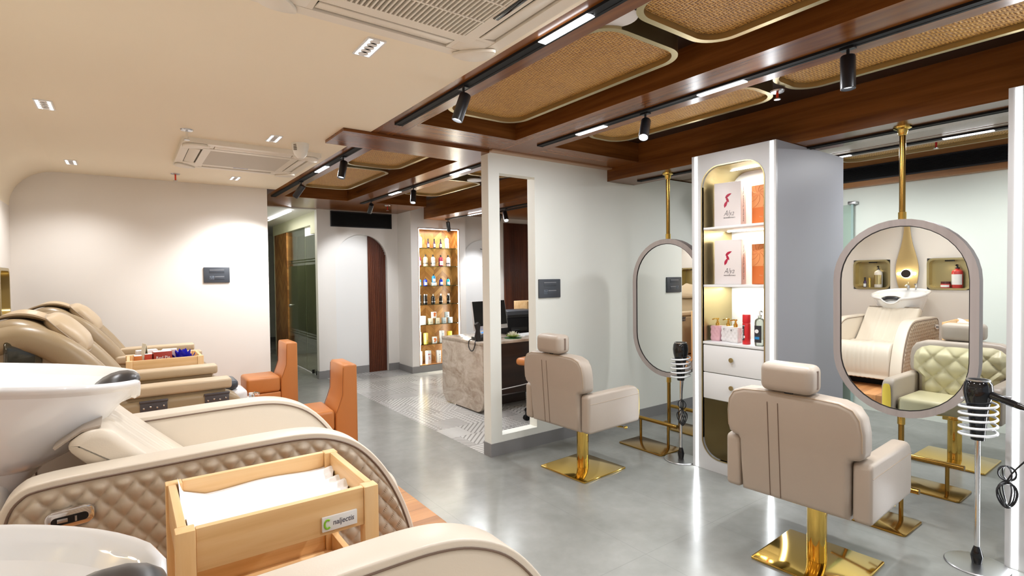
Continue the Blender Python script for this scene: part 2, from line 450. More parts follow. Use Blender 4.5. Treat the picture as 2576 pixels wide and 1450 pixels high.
def tag(o, label, cat, group=None):
    o['label'] = label; o['category'] = cat
    if group: o['group'] = group
    return o
def thing(name, label, cat, loc=(0, 0, 0), rz=0.0, group=None, rot=None):
    o = bpy.data.objects.new(name, None); COL.objects.link(o)
    o.location = loc; o.rotation_euler = rot or (0, 0, rz); o.empty_display_size = 0.05
    return tag(o, label, cat, group)
def kids(o): return [c for c in COL.objects if c.parent is o]
def dup(root, loc, rz=None, label=None, group=None, parent=None):
    r = root.copy(); COL.objects.link(r)
    if parent is not None: r.parent = parent
    if loc is not None: r.location = loc
    if rz is not None: r.rotation_euler = (0, 0, rz)
    if label: r['label'] = label
    if group: r['group'] = group
    for ch in kids(root): dup(ch, None, parent=r)
    return r
def struct(name, mb, mat, angle=38): return mb.build(name, mat, kind='structure', angle=angle)

def rrect(x0, x1, y0, y1, r, n=8):
    rs = r if isinstance(r, (tuple, list)) else (r,)*4
    out = []
    for (cx, cy, a0), q in zip((((x1), (y0), -90), (x1, y1, 0), (x0, y1, 90), (x0, y0, 180)), rs):
        q = max(q, 1e-4)
        ox = cx-q if cx == x1 else cx+q; oy = cy-q if cy == y1 else cy+q
        for i in range(n+1):
            t = math.radians(a0+90*i/n); out.append((ox+q*math.cos(t), oy+q*math.sin(t)))
    return out
def smooth(pts, k=6, closed=True):
    n = len(pts); out = []
    for i in range(n if closed else n-1):
        if closed: p0, p1, p2, p3 = pts[i-1], pts[i], pts[(i+1) % n], pts[(i+2) % n]
        else: p0, p1, p2, p3 = pts[max(i-1, 0)], pts[i], pts[i+1], pts[min(i+2, n-1)]
        for j in range(k):
            t = j/k; t2 = t*t; t3 = t2*t
            out.append(tuple(0.5*((2*b)+(c-a)*t+(2*a-5*b+4*c-d)*t2+(-a+3*b-3*c+d)*t3) for a, b, c, d in zip(p0, p1, p2, p3)))
    if not closed: out.append(tuple(pts[-1]))
    return out
def vspan(poly, x):
    zs = []
    n = len(poly)
    for i in range(n):
        (x0, z0), (x1, z1) = poly[i], poly[(i+1) % n]
        if (x0-x)*(x1-x) <= 0 and x0 != x1: zs.append(z0+(z1-z0)*(x-x0)/(x1-x0))
    return (min(zs), max(zs)) if zs else (0, 0)
def shrink(poly, d):
    n = len(poly); out = []
    A = sum(poly[i][0]*poly[(i+1) % n][1]-poly[(i+1) % n][0]*poly[i][1] for i in range(n))
    sg = 1 if A > 0 else -1
    for i in range(n):
        (a, b), (c, e) = poly[i-1], poly[(i+1) % n]
        tx, ty = c-a, e-b; l = math.hypot(tx, ty) or 1
        out.append((poly[i][0]-sg*ty/l*d, poly[i][1]+sg*tx/l*d))
    return out
def text(name, body, size, mat, parent, loc, rot, extrude=0.0004, shear=0.0, sx=1.0, align='CENTER', off=0.0):
    cu = bpy.data.curves.new(name, 'FONT'); cu.body = body; cu.size = size; cu.extrude = extrude
    cu.align_x = align; cu.offset = off; cu.align_y = 'CENTER'; cu.shear = shear; cu.resolution_u = 3
    tmp = bpy.data.objects.new(name+'_tmp', cu); COL.objects.link(tmp)
    dg = bpy.context.evaluated_depsgraph_get()
    me = bpy.data.meshes.new_from_object(tmp.evaluated_get(dg))
    bpy.data.objects.remove(tmp); bpy.data.curves.remove(cu)
    me.materials.clear(); me.materials.append(mat)
    o = bpy.data.objects.new(name, me); COL.objects.link(o); o.parent = parent
    o.location = loc; o.rotation_euler = rot; o.scale = (sx, 1, 1)
    return o
def lamp(name, typ, loc, parent=None, energy=10, color=(1, 1, 1), target=None, **kw):
    d = bpy.data.lights.new(name, typ); d.energy = energy*LIGHT; d.color = color
    for k, v in kw.items(): setattr(d, k, v)
    o = bpy.data.objects.new(name, d); COL.objects.link(o)
    if parent is not None: o.parent = parent
    o.location = loc
    if target is not None:
        o.rotation_euler = (Vector(target)-Vector(loc)).to_track_quat('-Z', 'Y').to_euler()
    return o
# ------------------------------------------------------------------ the setting
ZC = 2.53           # white ceiling and beam soffits
YB = -4.0           # room runs on behind the camera; back left open for world fill light
XL = -0.84; XR = 6.5
DZ = 0.15           # height of the wooden deck
struct('floor', MB().box(XL-0.1, 2.41, YB, 13.7, -0.06, 0).box(2.41, XR+0.1, YB, 3.735, -0.06, 0), M['floor'])
struct('floor_patterned', MB().box(2.41, XR+0.1, 3.735, 8.16, -0.06, 0.0).box(2.41, XR+0.1, 8.16, 13.7, -0.06, -0.002), M['pattern'])
struct('floor_deck', MB().box(XL, 1.40, YB, 6.56, 0.0, DZ, 0.006), M['deck'])

# left wall, with three pairs of brass niches (openings left in the wall) and a cove to the ceiling
NZ0, NZ1 = 1.20, 1.62
NY = [0.64, 1.52, 2.16, 3.04, 3.68, 4.56, 5.30, 6.17]
mb = MB()
mb.box(XL-0.16, XL, YB, 6.66, 0, NZ0)
mb.box(XL-0.16, XL, YB, 6.66, NZ1, 2.75)
ys = [YB] + [v for y in NY for v in (y-0.23, y+0.23)] + [6.66]
for a, b in zip(ys[::2], ys[1::2]): mb.box(XL-0.16, XL, a, b, NZ0, NZ1)
struct('wall_left', mb, M['plaster_left'])
mb = MB(); R = 0.34
pts = [(XL, ZC+0.02), (XL, ZC-R)] + [(XL+R-R*math.cos(t), ZC-R+R*math.sin(t)) for t in [PI/2*i/12 for i in range(1, 13)]] + [(XL+R, ZC+0.02)]
mb.prism(pts, 'XZ', YB, 6.56)
struct('trim_1', mb, M['ceiling'])
mb = MB(); mb.box(XL+R, 1.42, YB, 6.56, ZC, ZC+0.12)
struct('ceiling', mb, M['ceiling'])
struct('wall_back', MB().box(XL-0.1, 1.325, 6.56, 6.70, 0, 2.75), M['plaster_left'])
# corridor behind the back wall
struct('wall_corridor', MB().box(1.22, 1.325, 6.70, 13.6, 0, 2.75).box(1.22, 4.6, 13.6, 13.7, 0, 2.75), M['plaster_cool'])
struct('ceiling_corridor', MB().box(1.22, 2.42, 8.08, 13.6, 2.52, 2.6).box(2.42, 4.6, 8.18, 13.6, 2.52, 2.6), M['plaster'])
struct('baseboard_corridor', MB().box(1.325, 1.337, 6.70, 13.58, 0, 0.11).box(1.325, 4.5, 13.588, 13.6, 0, 0.11), M['skirting'])
# wooden coffered ceiling: soffits at ZC, coffers 0.16 deep
ZT = 2.70
mb = MB()
Bm = []
def beam(x0, x1, y0, y1, z0=ZC, z1=ZT): Bm.append((x0, x1, y0, y1, z0, z1))
mb_y = MB(); mb_x = MB()
mb_y.box(1.42, 1.62, YB, 8.07, ZC, ZT)
mb_y.box(2.415, 2.80, YB, 8.07, ZC, ZT)
mb_x.box(1.62, 2.415, 3.25, 4.0, ZC, ZT).box(2.80, 3.81, 3.25, 3.64, ZC, ZT).box(2.80, 3.81, 3.64, 4.0, ZC, ZT)
mb_x.box(1.62, 2.415, 7.03, 8.07, ZC, ZT).box(2.80, 3.58, 7.03, 8.07, ZC, ZT)
struct('ceiling_beams', mb_y, M['wood_y'])
struct('ceiling_crossbeams', mb_x, M['wood_x'])
struct('ceiling_coffer', MB().box(1.42, XR+0.1, YB, 8.2, ZT, ZT+0.05), M['coffer'])
mb = MB(); mb.box(3.81, 4.20, YB, 7.57, 2.41, ZT)
struct('ceiling_downstand', mb, M['wood_y'])
# flat plank under the ceiling that runs out over the white ceiling, and its pale strip over the partition
struct('trim_2', MB().box(1.225, 2.42, 3.62, 4.03, 2.508, 2.529), M['wood_x'])
struct('trim_3', MB().box(2.42, 3.81, 3.575, 3.78, 2.519, 2.5295), plain('trim_pale', (0.46, 0.29, 0.18), 0.4))

# partition with a tall see-through slot
YP, YQ = 3.641, 3.745
mb = MB()
mb.box(2.42, 2.53, YP, YQ, 0, 2.519).box(2.905, 3.81, YP, YQ, 0, 2.519).box(2.53, 2.905, YP, YQ, 0, 0.165).box(2.53, 2.905, YP, YQ, 2.36, 2.519)
mb.box(3.81, 4.20, YP, YQ, 0, 2.409).box(4.20, XR, YP, YQ, 0, 2.52)
bmesh.ops.remove_doubles(mb.bm, verts=mb.bm.verts, dist=1e-5)
struct('wall_partition', mb, M['plaster_cool'])
struct('baseboard_partition', MB().box(2.412, XR, YP-0.008, YP-0.0005, 0, 0.108).box(2.412, 2.4195, YP-0.0005, YQ, 0, 0.108), M['skirting'])

# far right wall with bulkhead
struct('wall_right', MB().box(XR, XR+0.12, YB, YP, 0, 2.42), M['plaster_green'])
struct('trim_4', MB().box(6.40, XR+0.12, YB, YP, 2.42, ZT), wood('veneer_bulk_lightened', (0.22, 0.085, 0.022), (0.38, 0.16, 0.045), (0.52, 0.25, 0.08), 'Y', 0.9, 0.4))  # bulkhead wood colour lightened to stand in for bounce light
mb = MB(); mb.box(4.20, 4.95, YB, YP, ZC, ZT)
struct('ceiling_bay', mb, plain('bay_soffit', (0.26, 0.17, 0.11), 0.3))
struct('trim_5', MB().box(4.95, 5.0, YB, YP, ZC+0.002, ZT), M['wood_y'])
struct('ceiling_bay_strip', MB().box(5.0, 5.25, YB, YP, ZC, ZT), plain('bay_soffit2', (0.30, 0.20, 0.13), 0.35))

# far feature wall: arched recess, white on one side, slatted on the other
YA = 8.07; AC_, AR, AZ = 2.985, 0.415, 1.765
arc = [(AC_+AR*math.cos(t), AZ+AR*math.sin(t)) for t in [PI*i/28 for i in range(29)]]
poly = [(2.40, 0), (AC_-AR, 0)] + arc[::-1] + [(AC_+AR, 0), (3.58, 0), (3.58, 2.53), (2.40, 2.53)]
struct('wall_arch', MB().prism(poly, 'XZ', YA, YA+0.07), M['plaster'])
struct('wall_arch_recess', MB().box(2.40, 3.58, YA+0.07, YA+0.15, 0, 2.53), plain('recess_white', (0.80, 0.80, 0.79), 0.6))
struct('wall_corridor_end', MB().box(2.30, 2.40, 8.05, 8.16, 0, 2.53), M['plaster'])
struct('baseboard_arch', MB().box(2.40, AC_-AR, YA-0.01, YA-0.0005, 0, 0.115).box(AC_-AR, 3.094, YA+0.058, YA+0.0695, 0, 0.115).box(3.40, 3.58, YA-0.01, YA-0.0005, 0, 0.115).box(2.29, 2.2995, 8.05, 8.16, 0, 0.115).box(2.29, 2.40, 8.04, 8.0495, 0, 0.115), M['skirting'])
# pier and display wall
YN = 7.57
mb = MB(); NX0, NX1, NB0, NB1 = 3.70, 4.45, 0.10, 2.28
mb.box(3.58, NX0, YN, YN+0.62, 0, ZT).box(NX1, 4.56, YN, YN+0.3, 0, ZT).box(NX0, NX1, YN, YN+0.3, 0, NB0).box(NX0, NX1, YN, YN+0.3, NB1, ZT)
struct('wall_display', mb, M['plaster'])
struct('baseboard_display', MB().box(3.57, 4.56, YN-0.01, YN-0.0005, 0, 0.10).box(3.57, 3.5795, YN-0.0005, YA, 0, 0.10), M['skirting'])
# second arch behind the desk
Y2 = 7.75; c2, r2, z2 = 4.98, 0.36, 1.78
arc2 = [(c2+r2*math.cos(t), z2+r2*math.sin(t)) for t in [PI*i/28 for i in range(29)]]
poly = [(4.56, 0), (c2-r2, 0)] + arc2[::-1] + [(c2+r2, 0), (6.5, 0), (6.5, ZT), (4.56, ZT)]
struct('wall_desk', MB().prism(poly, 'XZ', Y2, Y2+0.07), M['plaster'])
struct('wall_desk_recess', MB().box(4.56, 6.5, Y2+0.07, Y2+0.15, 0, ZT), plain('recess_white2', (0.80, 0.80, 0.80), 0.6))
mb = MB()
for (rx, rz, dx, dz) in ((0.30, 0.62, 0.03, -0.42), (0.24, 0.52, 0.07, -0.62)):
    mb.tube([(c2+dx+rx*math.cos(t), Y2+0.064, z2+dz+rz*math.sin(t)) for t in [PI*0.04+PI*0.46*i/16 for i in range(17)]], 0.005, 6)
struct('trim_6', mb, M['black_m'])
struct('wall_desk_side', MB().box(6.5, 6.6, YQ, 7.9, 0, ZT), M['plaster'])
struct('ceiling_desk', MB().box(4.20, 6.5, YQ, 7.9, ZC, ZT-0.002), M['wood_y'])
# glazed treatment room off the corridor
struct('wall_glazing', MB().box(2.33, 2.42, 8.16, 11.08, 2.33, 2.53).box(2.33, 2.42, 8.16, 8.50, 2.19, 2.33).box(2.34, 2.45, 11.04, 11.08, 0, 2.33), plain('lintel', (0.66, 0.65, 0.48), 0.6))
struct('wall_herringbone', MB().box(2.345, 2.45, 10.1, 11.04, 0, 2.33), M['chevron_y'])
struct('wall_room_back', MB().box(4.5, 4.6, 8.22, 13.6, 0, 2.53).box(2.45, 4.6, 10.98, 11.08, 0, 2.53), plain('room_blue', (0.50, 0.54, 0.62), 0.6))
struct('trim_7', MB().box(4.46, 4.499, 8.4, 10.97, 1.55, 1.98), M['chevron_y'])

def glazing(name, y0, y1, lab, ztop=2.33):
    t = thing(name, lab, 'glass panel', (2.36, 0, 0))
    MB().box(0, 0.010, y0, y1, 0.01, ztop).build('pane', M['glass_door'], t)
    MB().box(0.0105, 0.0125, y0, y1, 0.62, 1.72).build('frosted_band', M['frost'], t)
    mb = MB()
    for z in (0.54, 0.58, 1.76, 1.80): mb.box(0.0105, 0.0125, y0, y1, z, z+0.018)
    mb.build('frosted_lines', M['frost'], t)
    return t
g1 = glazing('glass_door', 8.97, 10.09, 'frosted glass sliding door with steel lock beside the herringbone wood')
MB().cyl(0, 0, -0.01, 0.012, 0.03, 16, mat=Matrix.Translation((-0.002, 10.0, 1.02)) @ Matrix.Rotation(PI/2, 4, 'Y')).build('lock', M['chrome'], g1)
g2 = glazing('glass_panel', 8.165, 8.96, 'fixed frosted glass panel next to the white corridor pillar', 2.18)
mb = MB()
for y in (8.22, 8.4, 8.6): mb.box(-0.012, 0.022, y, y+0.03, 0.0, 0.06)
mb.build('floor_clamp', M['black'], g2)
d = thing('glass_door', 'clear glass door edge with steel hinge on the far pale green wall', 'glass door', (XR-0.06, 0, 0))
MB().box(0, 0.012, 2.52, 3.35, 0.02, 2.24).build('pane', M['glass'], d)
MB().box(-0.004, 0.016, 2.50, 2.52, 0.02, 2.24).build('edge_strip', plain('edge_green', (0.35, 0.48, 0.44), 0.2), d)
MB().box(-0.02, 0.059, 2.47, 2.55, 2.241, 2.275, 0.005).build('hinge', M['steel'], d)

# ------------------------------------------------------------------ brass wall niches and their bottles
def niche(y, lab):
    t = thing('wall_niche', lab, 'niche', (XL, y, NZ0), group='brass wall niches')
    o = rrect(-0.23, 0.23, 0, NZ1-NZ0, 0.07); i_ = rrect(-0.205, 0.205, 0.025, NZ1-NZ0-0.025, 0.055); q = rrect(-0.195, 0.195, 0.035, NZ1-NZ0-0.035, 0.05)
    MB().ring(o, i_, 'YZ', -0.13, 0.012).build('rim', M['brass_br'], t)
    MB().prism(i_, 'YZ', -0.14, -0.131).build('back_plate', M['brass_br'], t)
    MB().box(-0.07, -0.04, -0.05, 0.05, NZ1-NZ0-0.045, NZ1-NZ0-0.027, 0.003).build('lamp_head', M['black'], t)
    lamp('niche_light', 'SPOT', (-0.05, 0, NZ1-NZ0-0.05), t, 3.5, (1, 0.86, 0.62), spot_size=2.2, spot_blend=0.6, shadow_soft_size=0.02)
    return t
niche_lab = ['brass wall niche by the nearest basin, closest of all to the entrance', 'brass wall niche on the far side of the nearest basin',
             'brass wall niche holding the red pump bottle and red jar', 'brass wall niche holding the white pump bottle and purple bottle',
             'empty brass wall niche next to the white pump bottle niche', 'empty brass wall niche above the nearer reclining chair',
             'empty brass wall niche between the two reclining chairs', 'brass lined wall niche in the corner by the plain back wall']
for y, l in zip(NY, niche_lab): niche(y, l)

def pump_bottle(name, lab, loc, r, h, mat, cap, label_mat, group=None, rz=0, sq=None, lab_h=(0.15, 0.6)):
    t = thing(name, lab, 'bottle', loc, rz, group)
    MB().lathe([(0, 0), (r*.92, 0), (r, h*.03), (r, h*.66), (r*.93, h*.74), (r*.6, h*.79), (r*.34, h*.81), (r*.34, h*.85), (0, h*.85)], 20).build('bottle_body', mat, t)
    MB().lathe([(0, h*.851), (r*.42, h*.851), (r*.42, h*.89), (r*.16, h*.9), (r*.16, h*.96), (0, h*.96)], 14).tube([(0, 0, h*.95), (0, 0, h), (r*.5, 0, h), (r*.95, 0, h*.97)], [r*.16, r*.2, r*.2, r*.12], 8).build('pump', cap, t)
    if label_mat:
        a0 = -1.1; n = 14
        MB().grid(lambda u, v: ((r+.0012)*math.cos(a0+2.2*u), (r+.0012)*math.sin(a0+2.2*u), h*(lab_h[0]+(lab_h[1]-lab_h[0])*v)), n, 1).build('label', label_mat, t)
    return t
zN = NZ0+0.025
pump_bottle('pump_bottle', 'white pump bottle with black pump and gold label in the wall niche', (XL-0.05, 2.97, zN), 0.05, 0.30, plain('bottle_white', (0.85, 0.80, 0.72), 0.3), M['black'], M['brass_br'])
pump_bottle('pump_bottle', 'red pump bottle with black pump and white label in the wall niche', (XL-0.05, 2.08, zN), 0.06, 0.30, M['coral'], M['black'], M['card'])
t = thing('spray_bottle', 'small dark purple bottle in the niche beside the white pump bottle', 'bottle', (XL-0.05, 3.14, zN))
MB().lathe([(0, 0), (.02, 0), (.02, .08), (.012, .10), (0, .10)], 14).build('bottle_body', M['plum'], t)
MB().lathe([(0, .101), (.013, .101), (.012, .145), (0, .148)], 12).build('cap', M['black'], t)
MB().grid(lambda u, v: (.0208*math.cos(-1+2*u), .0208*math.sin(-1+2*u), .01+.045*v), 8, 1).build('label', M['card'], t)
t = thing('tube_bottle', 'slim golden tube in the niche between purple bottle and white pump bottle', 'bottle', (XL-0.05, 3.08, zN))
MB().lathe([(0, 0), (.017, 0), (.017, .10), (0, .10)], 14).build('bottle_body', plain('gold_tube', (0.75, 0.55, 0.15), 0.25, 0.8), t)
MB().lathe([(0, .1005), (.018, .1005), (.018, .14), (0, .14)], 12).build('cap', M['brass'], t)
t = thing('cream_jar', 'low red jar with dark lid beside the red pump bottle', 'jar', (XL-0.04, 2.20, zN))
MB().lathe([(0, 0), (.05, 0), (.053, .01), (.053, .055), (0, .055)], 20).build('jar_body', M['coral'], t)
MB().lathe([(0, .0555), (.05, .0555), (.05, .085), (0, .085)], 20).build('lid', plain('lid_dark', (.08, .015, .015), .3), t)
MB().grid(lambda u, v: (.0542*math.cos(-1+2*u), .0542*math.sin(-1+2*u), .012+.03*v), 8, 1).build('label', M['card'], t)

# teardrop wall lamp above the basins
def drop_lamp(y, lab):
    t = thing('wall_lamp', lab, 'wall lamp', (XL, y, 1.12), group='teardrop wall lamps')
    half = [(0.05, 0.0), (0.105, 0.14), (0.13, 0.30), (0.128, 0.42), (0.10, 0.56), (0.065, 0.70), (0.04, 0.86), (0.026, 1.05), (0.022, 1.25)]
    hs = smooth([(a, b) for a, b in half], 5, False)
    out = [(a, b) for a, b in hs] + [(-a, b) for a, b in hs[::-1]]
    MB().prism(out, 'YZ', 0.035, 0.05, 0.003).build('backplate', plain('lamp_gold', (0.50, 0.36, 0.16), 0.4, 0.6), t)
    MB().prism(shrink(out, 0.02), 'YZ', 0.0, 0.0345).build('spacer', M['brass_dk'], t)
    MB().cyl(0, 0, 0.085, 0.095, 0.056, 28, mat=Matrix.Translation((0, 0, 0.30)) @ Matrix.Rotation(PI/2, 4, 'Y')).build('lamp_disc', plain('disc', (0.03, 0.02, 0.015), 0.3), t)
    MB().cyl(0, 0, 0.0505, 0.0845, 0.02, 16, mat=Matrix.Translation((0, 0, 0.30)) @ Matrix.Rotation(PI/2, 4, 'Y')).build('disc_stem', M['brass_dk'], t)
    MB().lathe([(0.045, 0.062), (0.062, 0.062), (0.062, 0.080), (0.045, 0.080), (0.045, 0.062)], 24, Matrix.Translation((0, 0, 0.30)) @ Matrix.Rotation(PI/2, 4, 'Y')).build('light_ring', M['led_warm'], t)
    lamp('disc_light', 'POINT', (0.075, 0.09, 0.30), t, 2.2, (1, .88, .66), shadow_soft_size=.02)
    lamp('disc_light', 'POINT', (0.075, -0.09, 0.30), t, 2.2, (1, .88, .66), shadow_soft_size=.02)
    return t
drop_lamp(2.60, 'golden teardrop wall lamp with glowing disc between two niches')
drop_lamp(1.08, 'golden teardrop wall lamp above the nearest basin')
# ------------------------------------------------------------------ ceiling equipment
def rattan(x0, x1, y0, y1, lab, z=2.572, r=0.15):
    t = thing('rattan_panel', lab, 'ceiling panel', ((x0+x1)/2, (y0+y1)/2, z), group='rattan ceiling panels')
    a, b = (x1-x0)/2, (y1-y0)/2
    o = rrect(-a, a, -b, b, r, 10); i_ = rrect(-a+.03, a-.03, -b+.03, b-.03, r-.03, 10)
    MB().ring(o, i_, 'XY', 0, ZT-z-0.001).build('rim', M['rim'], t)
    MB().prism(i_, 'XY', 0.028, 0.06).build('woven_field', M['rattan'], t)
    return t
for a in ((1.655, 2.265, 1.60, 3.05, 'woven rattan ceiling panel at the far end of the first coffer, beside the round speaker'),
          (1.655, 2.265, 0.02, 1.50, 'woven rattan ceiling panel overhead in the first coffer, nearest the camera'),
          (1.655, 2.265, -1.56, -0.08, 'woven rattan ceiling panel behind the camera in the first coffer'),
          (2.85, 3.27, 1.66, 3.00, 'narrow looking rattan ceiling panel over the first styling chair'),
          (2.85, 3.27, 0.10, 1.56, 'long rattan ceiling panel over the nearer styling chair and right of the spotlight'),
          (2.85, 3.27, -1.46, 0.0, 'rattan ceiling panel beyond the frame over the front styling chairs'),
          (1.655, 2.22, 5.08, 6.45, 'rattan ceiling panel in the far zone, deeper of the pair'),
          (1.655, 2.22, 4.12, 4.99, 'rattan ceiling panel in the far zone just past the cross plank'),
          (2.85, 3.38, 5.15, 6.35, 'rattan ceiling panel above the reception desk near the display wall'),
          (2.85, 3.38, 4.12, 4.80, 'rattan ceiling panel above the reception desk just past the partition'),
          (5.30, 5.80, -0.6, 2.3, 'rattan ceiling panel by the far wall, over the opposite chair')):
    rattan(*a)
struct('ceiling_bay_lid', MB().box(5.25, 6.40, YB, YP, ZT-0.0008, ZT), M['wood_y'])

def track(x, y0, y1, z, lab):
    t = thing('track_rail', lab, 'track', (x, 0, z), group='black lighting tracks')
    mb = MB(); mb.box(-0.028, -0.012, y0, y1, -0.012, 0.0); mb.box(0.012, 0.028, y0, y1, -0.012, 0.0); mb.box(-0.012, 0.012, y0, y1, -0.0105, 0.0)
    mb.build('rail', M['black_m'], t)
    MB().box(-0.029, 0.029, y1, y1+0.012, -0.013, 0).build('end_cap', M['black_m'], t)
    return t
track(1.50, YB, 3.32, ZC, 'black lighting track along the edge of the white ceiling, near zone')
track(2.66, YB, 3.25, ZC, 'black lighting track on the second beam over the styling chairs')
track(1.50, 4.06, 7.06, ZC, 'black lighting track along the white ceiling edge in the far zone')
track(2.65, 4.06, 7.12, ZC, 'black lighting track on the second beam in the far zone')
track(4.03, YB, 3.42, 2.41, 'black lighting track under the low beam behind the mirrors')
track(4.10, 3.90, 7.35, 2.41, 'black lighting track under the low beam by the display wall')
track(5.11, YB, 3.50, ZC, 'black lighting track on the strip near the far green wall')
track(4.80, 4.10, 7.4, ZC, 'black lighting track behind the desk seen through the partition slot')

def linear(x, y0, y1, z, lab, e=None):
    t = thing('linear_light', lab, 'linear light', (x, (y0+y1)/2, z), group='white linear track lights')
    h = (y1-y0)/2
    MB().box(-0.0115, 0.0115, -h, h, -0.0132, -.0107).build('housing', M['black'], t)
    MB().box(-0.021, 0.021, -h+.004, h-.004, -0.0165, -0.0135, 0.001).build('diffuser', M['led_track'], t)
    lamp('strip_light', 'AREA', (0, 0, -0.023), t, (e or 1.0)*14*(y1-y0)/0.3, (0.95, 0.97, 1.0), shape='RECTANGLE', size=0.04, size_y=(y1-y0))
    return t
linear(1.49, 1.50, 1.81, ZC, 'glowing linear light on the track beside the ceiling cassette, longest near one')
linear(1.49, -0.4, -0.1, ZC, 'unseen fill linear light added behind the camera on the first track')  # out of view, added as fill light
linear(2.665, 2.555, 2.84, ZC, 'glowing linear light on the second beam, near its far end')
linear(2.665, 1.545, 1.835, ZC, 'glowing linear light on the second beam between the two spotlights')
linear(2.665, 0.14, 0.44, ZC, 'glowing linear light on the second beam at the top corner')
linear(2.665, -1.2, -0.9, ZC, 'unseen fill linear light added on the second beam behind the camera')  # out of view, added as fill light from behind the camera
linear(1.50, 4.89, 5.22, ZC, 'glowing linear light on the far zone track beside the white ceiling')
linear(2.65, 5.874, 6.174, ZC, 'glowing linear light on the far zone second beam, deeper one')
linear(2.65, 4.31, 4.65, ZC, 'glowing linear light on the far zone second beam, just behind the plank')
linear(4.08, 6.28, 6.66, 2.41, 'glowing linear light under the low beam by the partition edge')
linear(5.11, 1.06, 1.365, ZC, 'glowing linear light by the far green wall beside the brass pole')
linear(5.11, -0.6, -0.3, ZC, 'unseen fill linear light added by the far green wall past the near tower')  # out of view, added to fill the right bay with light

def spot(x, y, z, aim, lab, lit=True, e=60, ang=60, drop=0.06):
    t = thing('spotlight', lab, 'spotlight', (x, y, z-0.012), group='black cylinder spotlights')
    d = (Vector(aim)-Vector((x, y, z-0.1))).normalized()
    MB().cyl(0, 0, -drop, 0, 0.007, 10).box(-0.016, 0.016, -0.03, 0.03, -0.008, 0).build('stem', M['black'], t)
    q = d.to_track_quat('-Z', 'Y').to_matrix().to_4x4()
    mt = Matrix.Translation((0, 0, -drop-0.01)) @ q
    MB().lathe([(0, 0.035), (.028, 0.035), (.031, 0.03), (.031, -0.115), (.027, -0.117), (.026, -0.10), (0, -0.10)], 24, mt).build('lamp_head', M['black'], t)
    MB().lathe([(0, -0.1035), (.0255, -0.1035), (.0255, -0.101), (0, -0.101)], 20, mt).build('lens', M['lens'] if lit else M['lens_dim'], t)
    if e:
        p = mt @ Vector((0, 0, -0.12))
        l = lamp('spot_light', 'SPOT', p, t, e, (0.96, 0.98, 1.0), spot_size=math.radians(ang), spot_blend=0.7, shadow_soft_size=0.025)
        l.rotation_euler = q.to_euler()
    return t
spot(1.49, 2.47, ZC, (0.9, 2.7, 0.6), 'black spotlight hanging from the near track beside the rattan panel', True, 40)
spot(2.675, 2.224, ZC, (1.7, 1.7, 0.8), 'black spotlight on the second beam, aimed at the near floor', True, 40)
spot(2.675, 1.062, ZC, (2.60, 1.02, 0.3), 'black spotlight hanging straight down above the nearer styling chair', False, 70, 75)
spot(1.50, 4.451, ZC, (1.0, 4.1, 0.5), 'black spotlight on the far zone track, just past the plank', False, 0)
spot(1.51, 5.819, ZC, (1.0, 6.5, 1.5), 'black spotlight lighting the plain back wall beside the switch plate', True, 85, 70)
spot(2.655, 5.525, ZC, (2.2, 4.9, 0.3), 'black spotlight on the far second beam, aimed at the camera side', True, 20)
spot(2.655, 6.81, ZC, (2.80, 8.07, 1.45), 'black spotlight lighting the arched recess under the air grille', False, 60, 62)
spot(4.10, 7.318, 2.41, (4.4, 7.6, 1.0), 'black spotlight hanging just above the lit bottle display', False, 12)
spot(4.11, 5.785, 2.41, (3.6, 4.6, 0.6), 'black spotlight seen through the partition slot', True, 40)
spot(4.80, 6.9, ZC, (4.9, 7.8, 1.2), 'black spotlight washing the second arch behind the monitor', True, 70, 60)
spot(5.11, 0.80, ZC, (6.2, .9, 1.2), 'black spotlight by the far wall, peeping out beside the cut off tower', True, 38, 120)
spot(5.11, 2.55, ZC, (6.3, 2.6, 1.2), 'unseen fill spotlight added by the far wall behind the lit tower', True, 34, 120)  # hidden spotlight added to brighten the right bay
spot(5.11, -0.9, ZC, (6.0, -.5, 1.0), 'unseen fill spotlight added by the far wall beyond the cut off tower', True, 36, 120)  # out of view, added to brighten the right bay
linear(5.11, 2.0, 2.3, ZC, 'unseen fill linear light added by the far wall behind the lit tower', 1.5)  # hidden linear light added to brighten the right bay

def downlight(x, y, lab, e=55):
    t = thing('downlight', lab, 'downlight', (x, y, ZC), group='recessed downlights')
    o = rrect(-.042, .042, -.10, .10, .004, 2); i_ = rrect(-.034, .034, -.092, .092, .003, 2)
    MB().ring(o, i_, 'XY', -0.006, 0.0).build('frame', M['white'], t)
    mb = MB()
    for k in range(5): mb.lathe([(0.012, 0.0), (0.024, -0.005)], 14, Matrix.Translation((0, -.072+.036*k, 0)))
    mb.build('reflector', M['white'], t)
    mb = MB()
    for k in range(5): mb.box(-.030, .030, -.087+.036*k, -.057+.036*k, -0.0025, -0.001)
    mb.build('lens', M['lens'], t)
    lamp('down_light', 'SPOT', (0, 0, -0.02), t, e, (0.97, 0.98, 1.0), spot_size=math.radians(130), spot_blend=0.8, shadow_soft_size=0.06)
    return t
downlight(0.90, 2.30, 'recessed downlight with five cells beside the near ceiling cassette')
downlight(0.90, 4.178, 'recessed downlight next to the far ceiling cassette and white dome sensor')
downlight(0.92, 6.03, 'recessed downlight beyond the far ceiling cassette by the back wall')
downlight(-0.36, 4.10, 'recessed downlight over the basins, alone on the plain white ceiling')
downlight(-0.36, 5.95, 'recessed downlight over the far reclining chair near the corner')
downlight(-0.36, 2.25, 'recessed downlight overhead above the basin of the quilted chair', 30)
downlight(-0.36, 0.40, 'unseen fill downlight added overhead above the nearest basin', 12)  # from here on the downlights are unseen, added as fill light
downlight(0.90, 0.42, 'unseen fill downlight added overhead near the camera', 14)
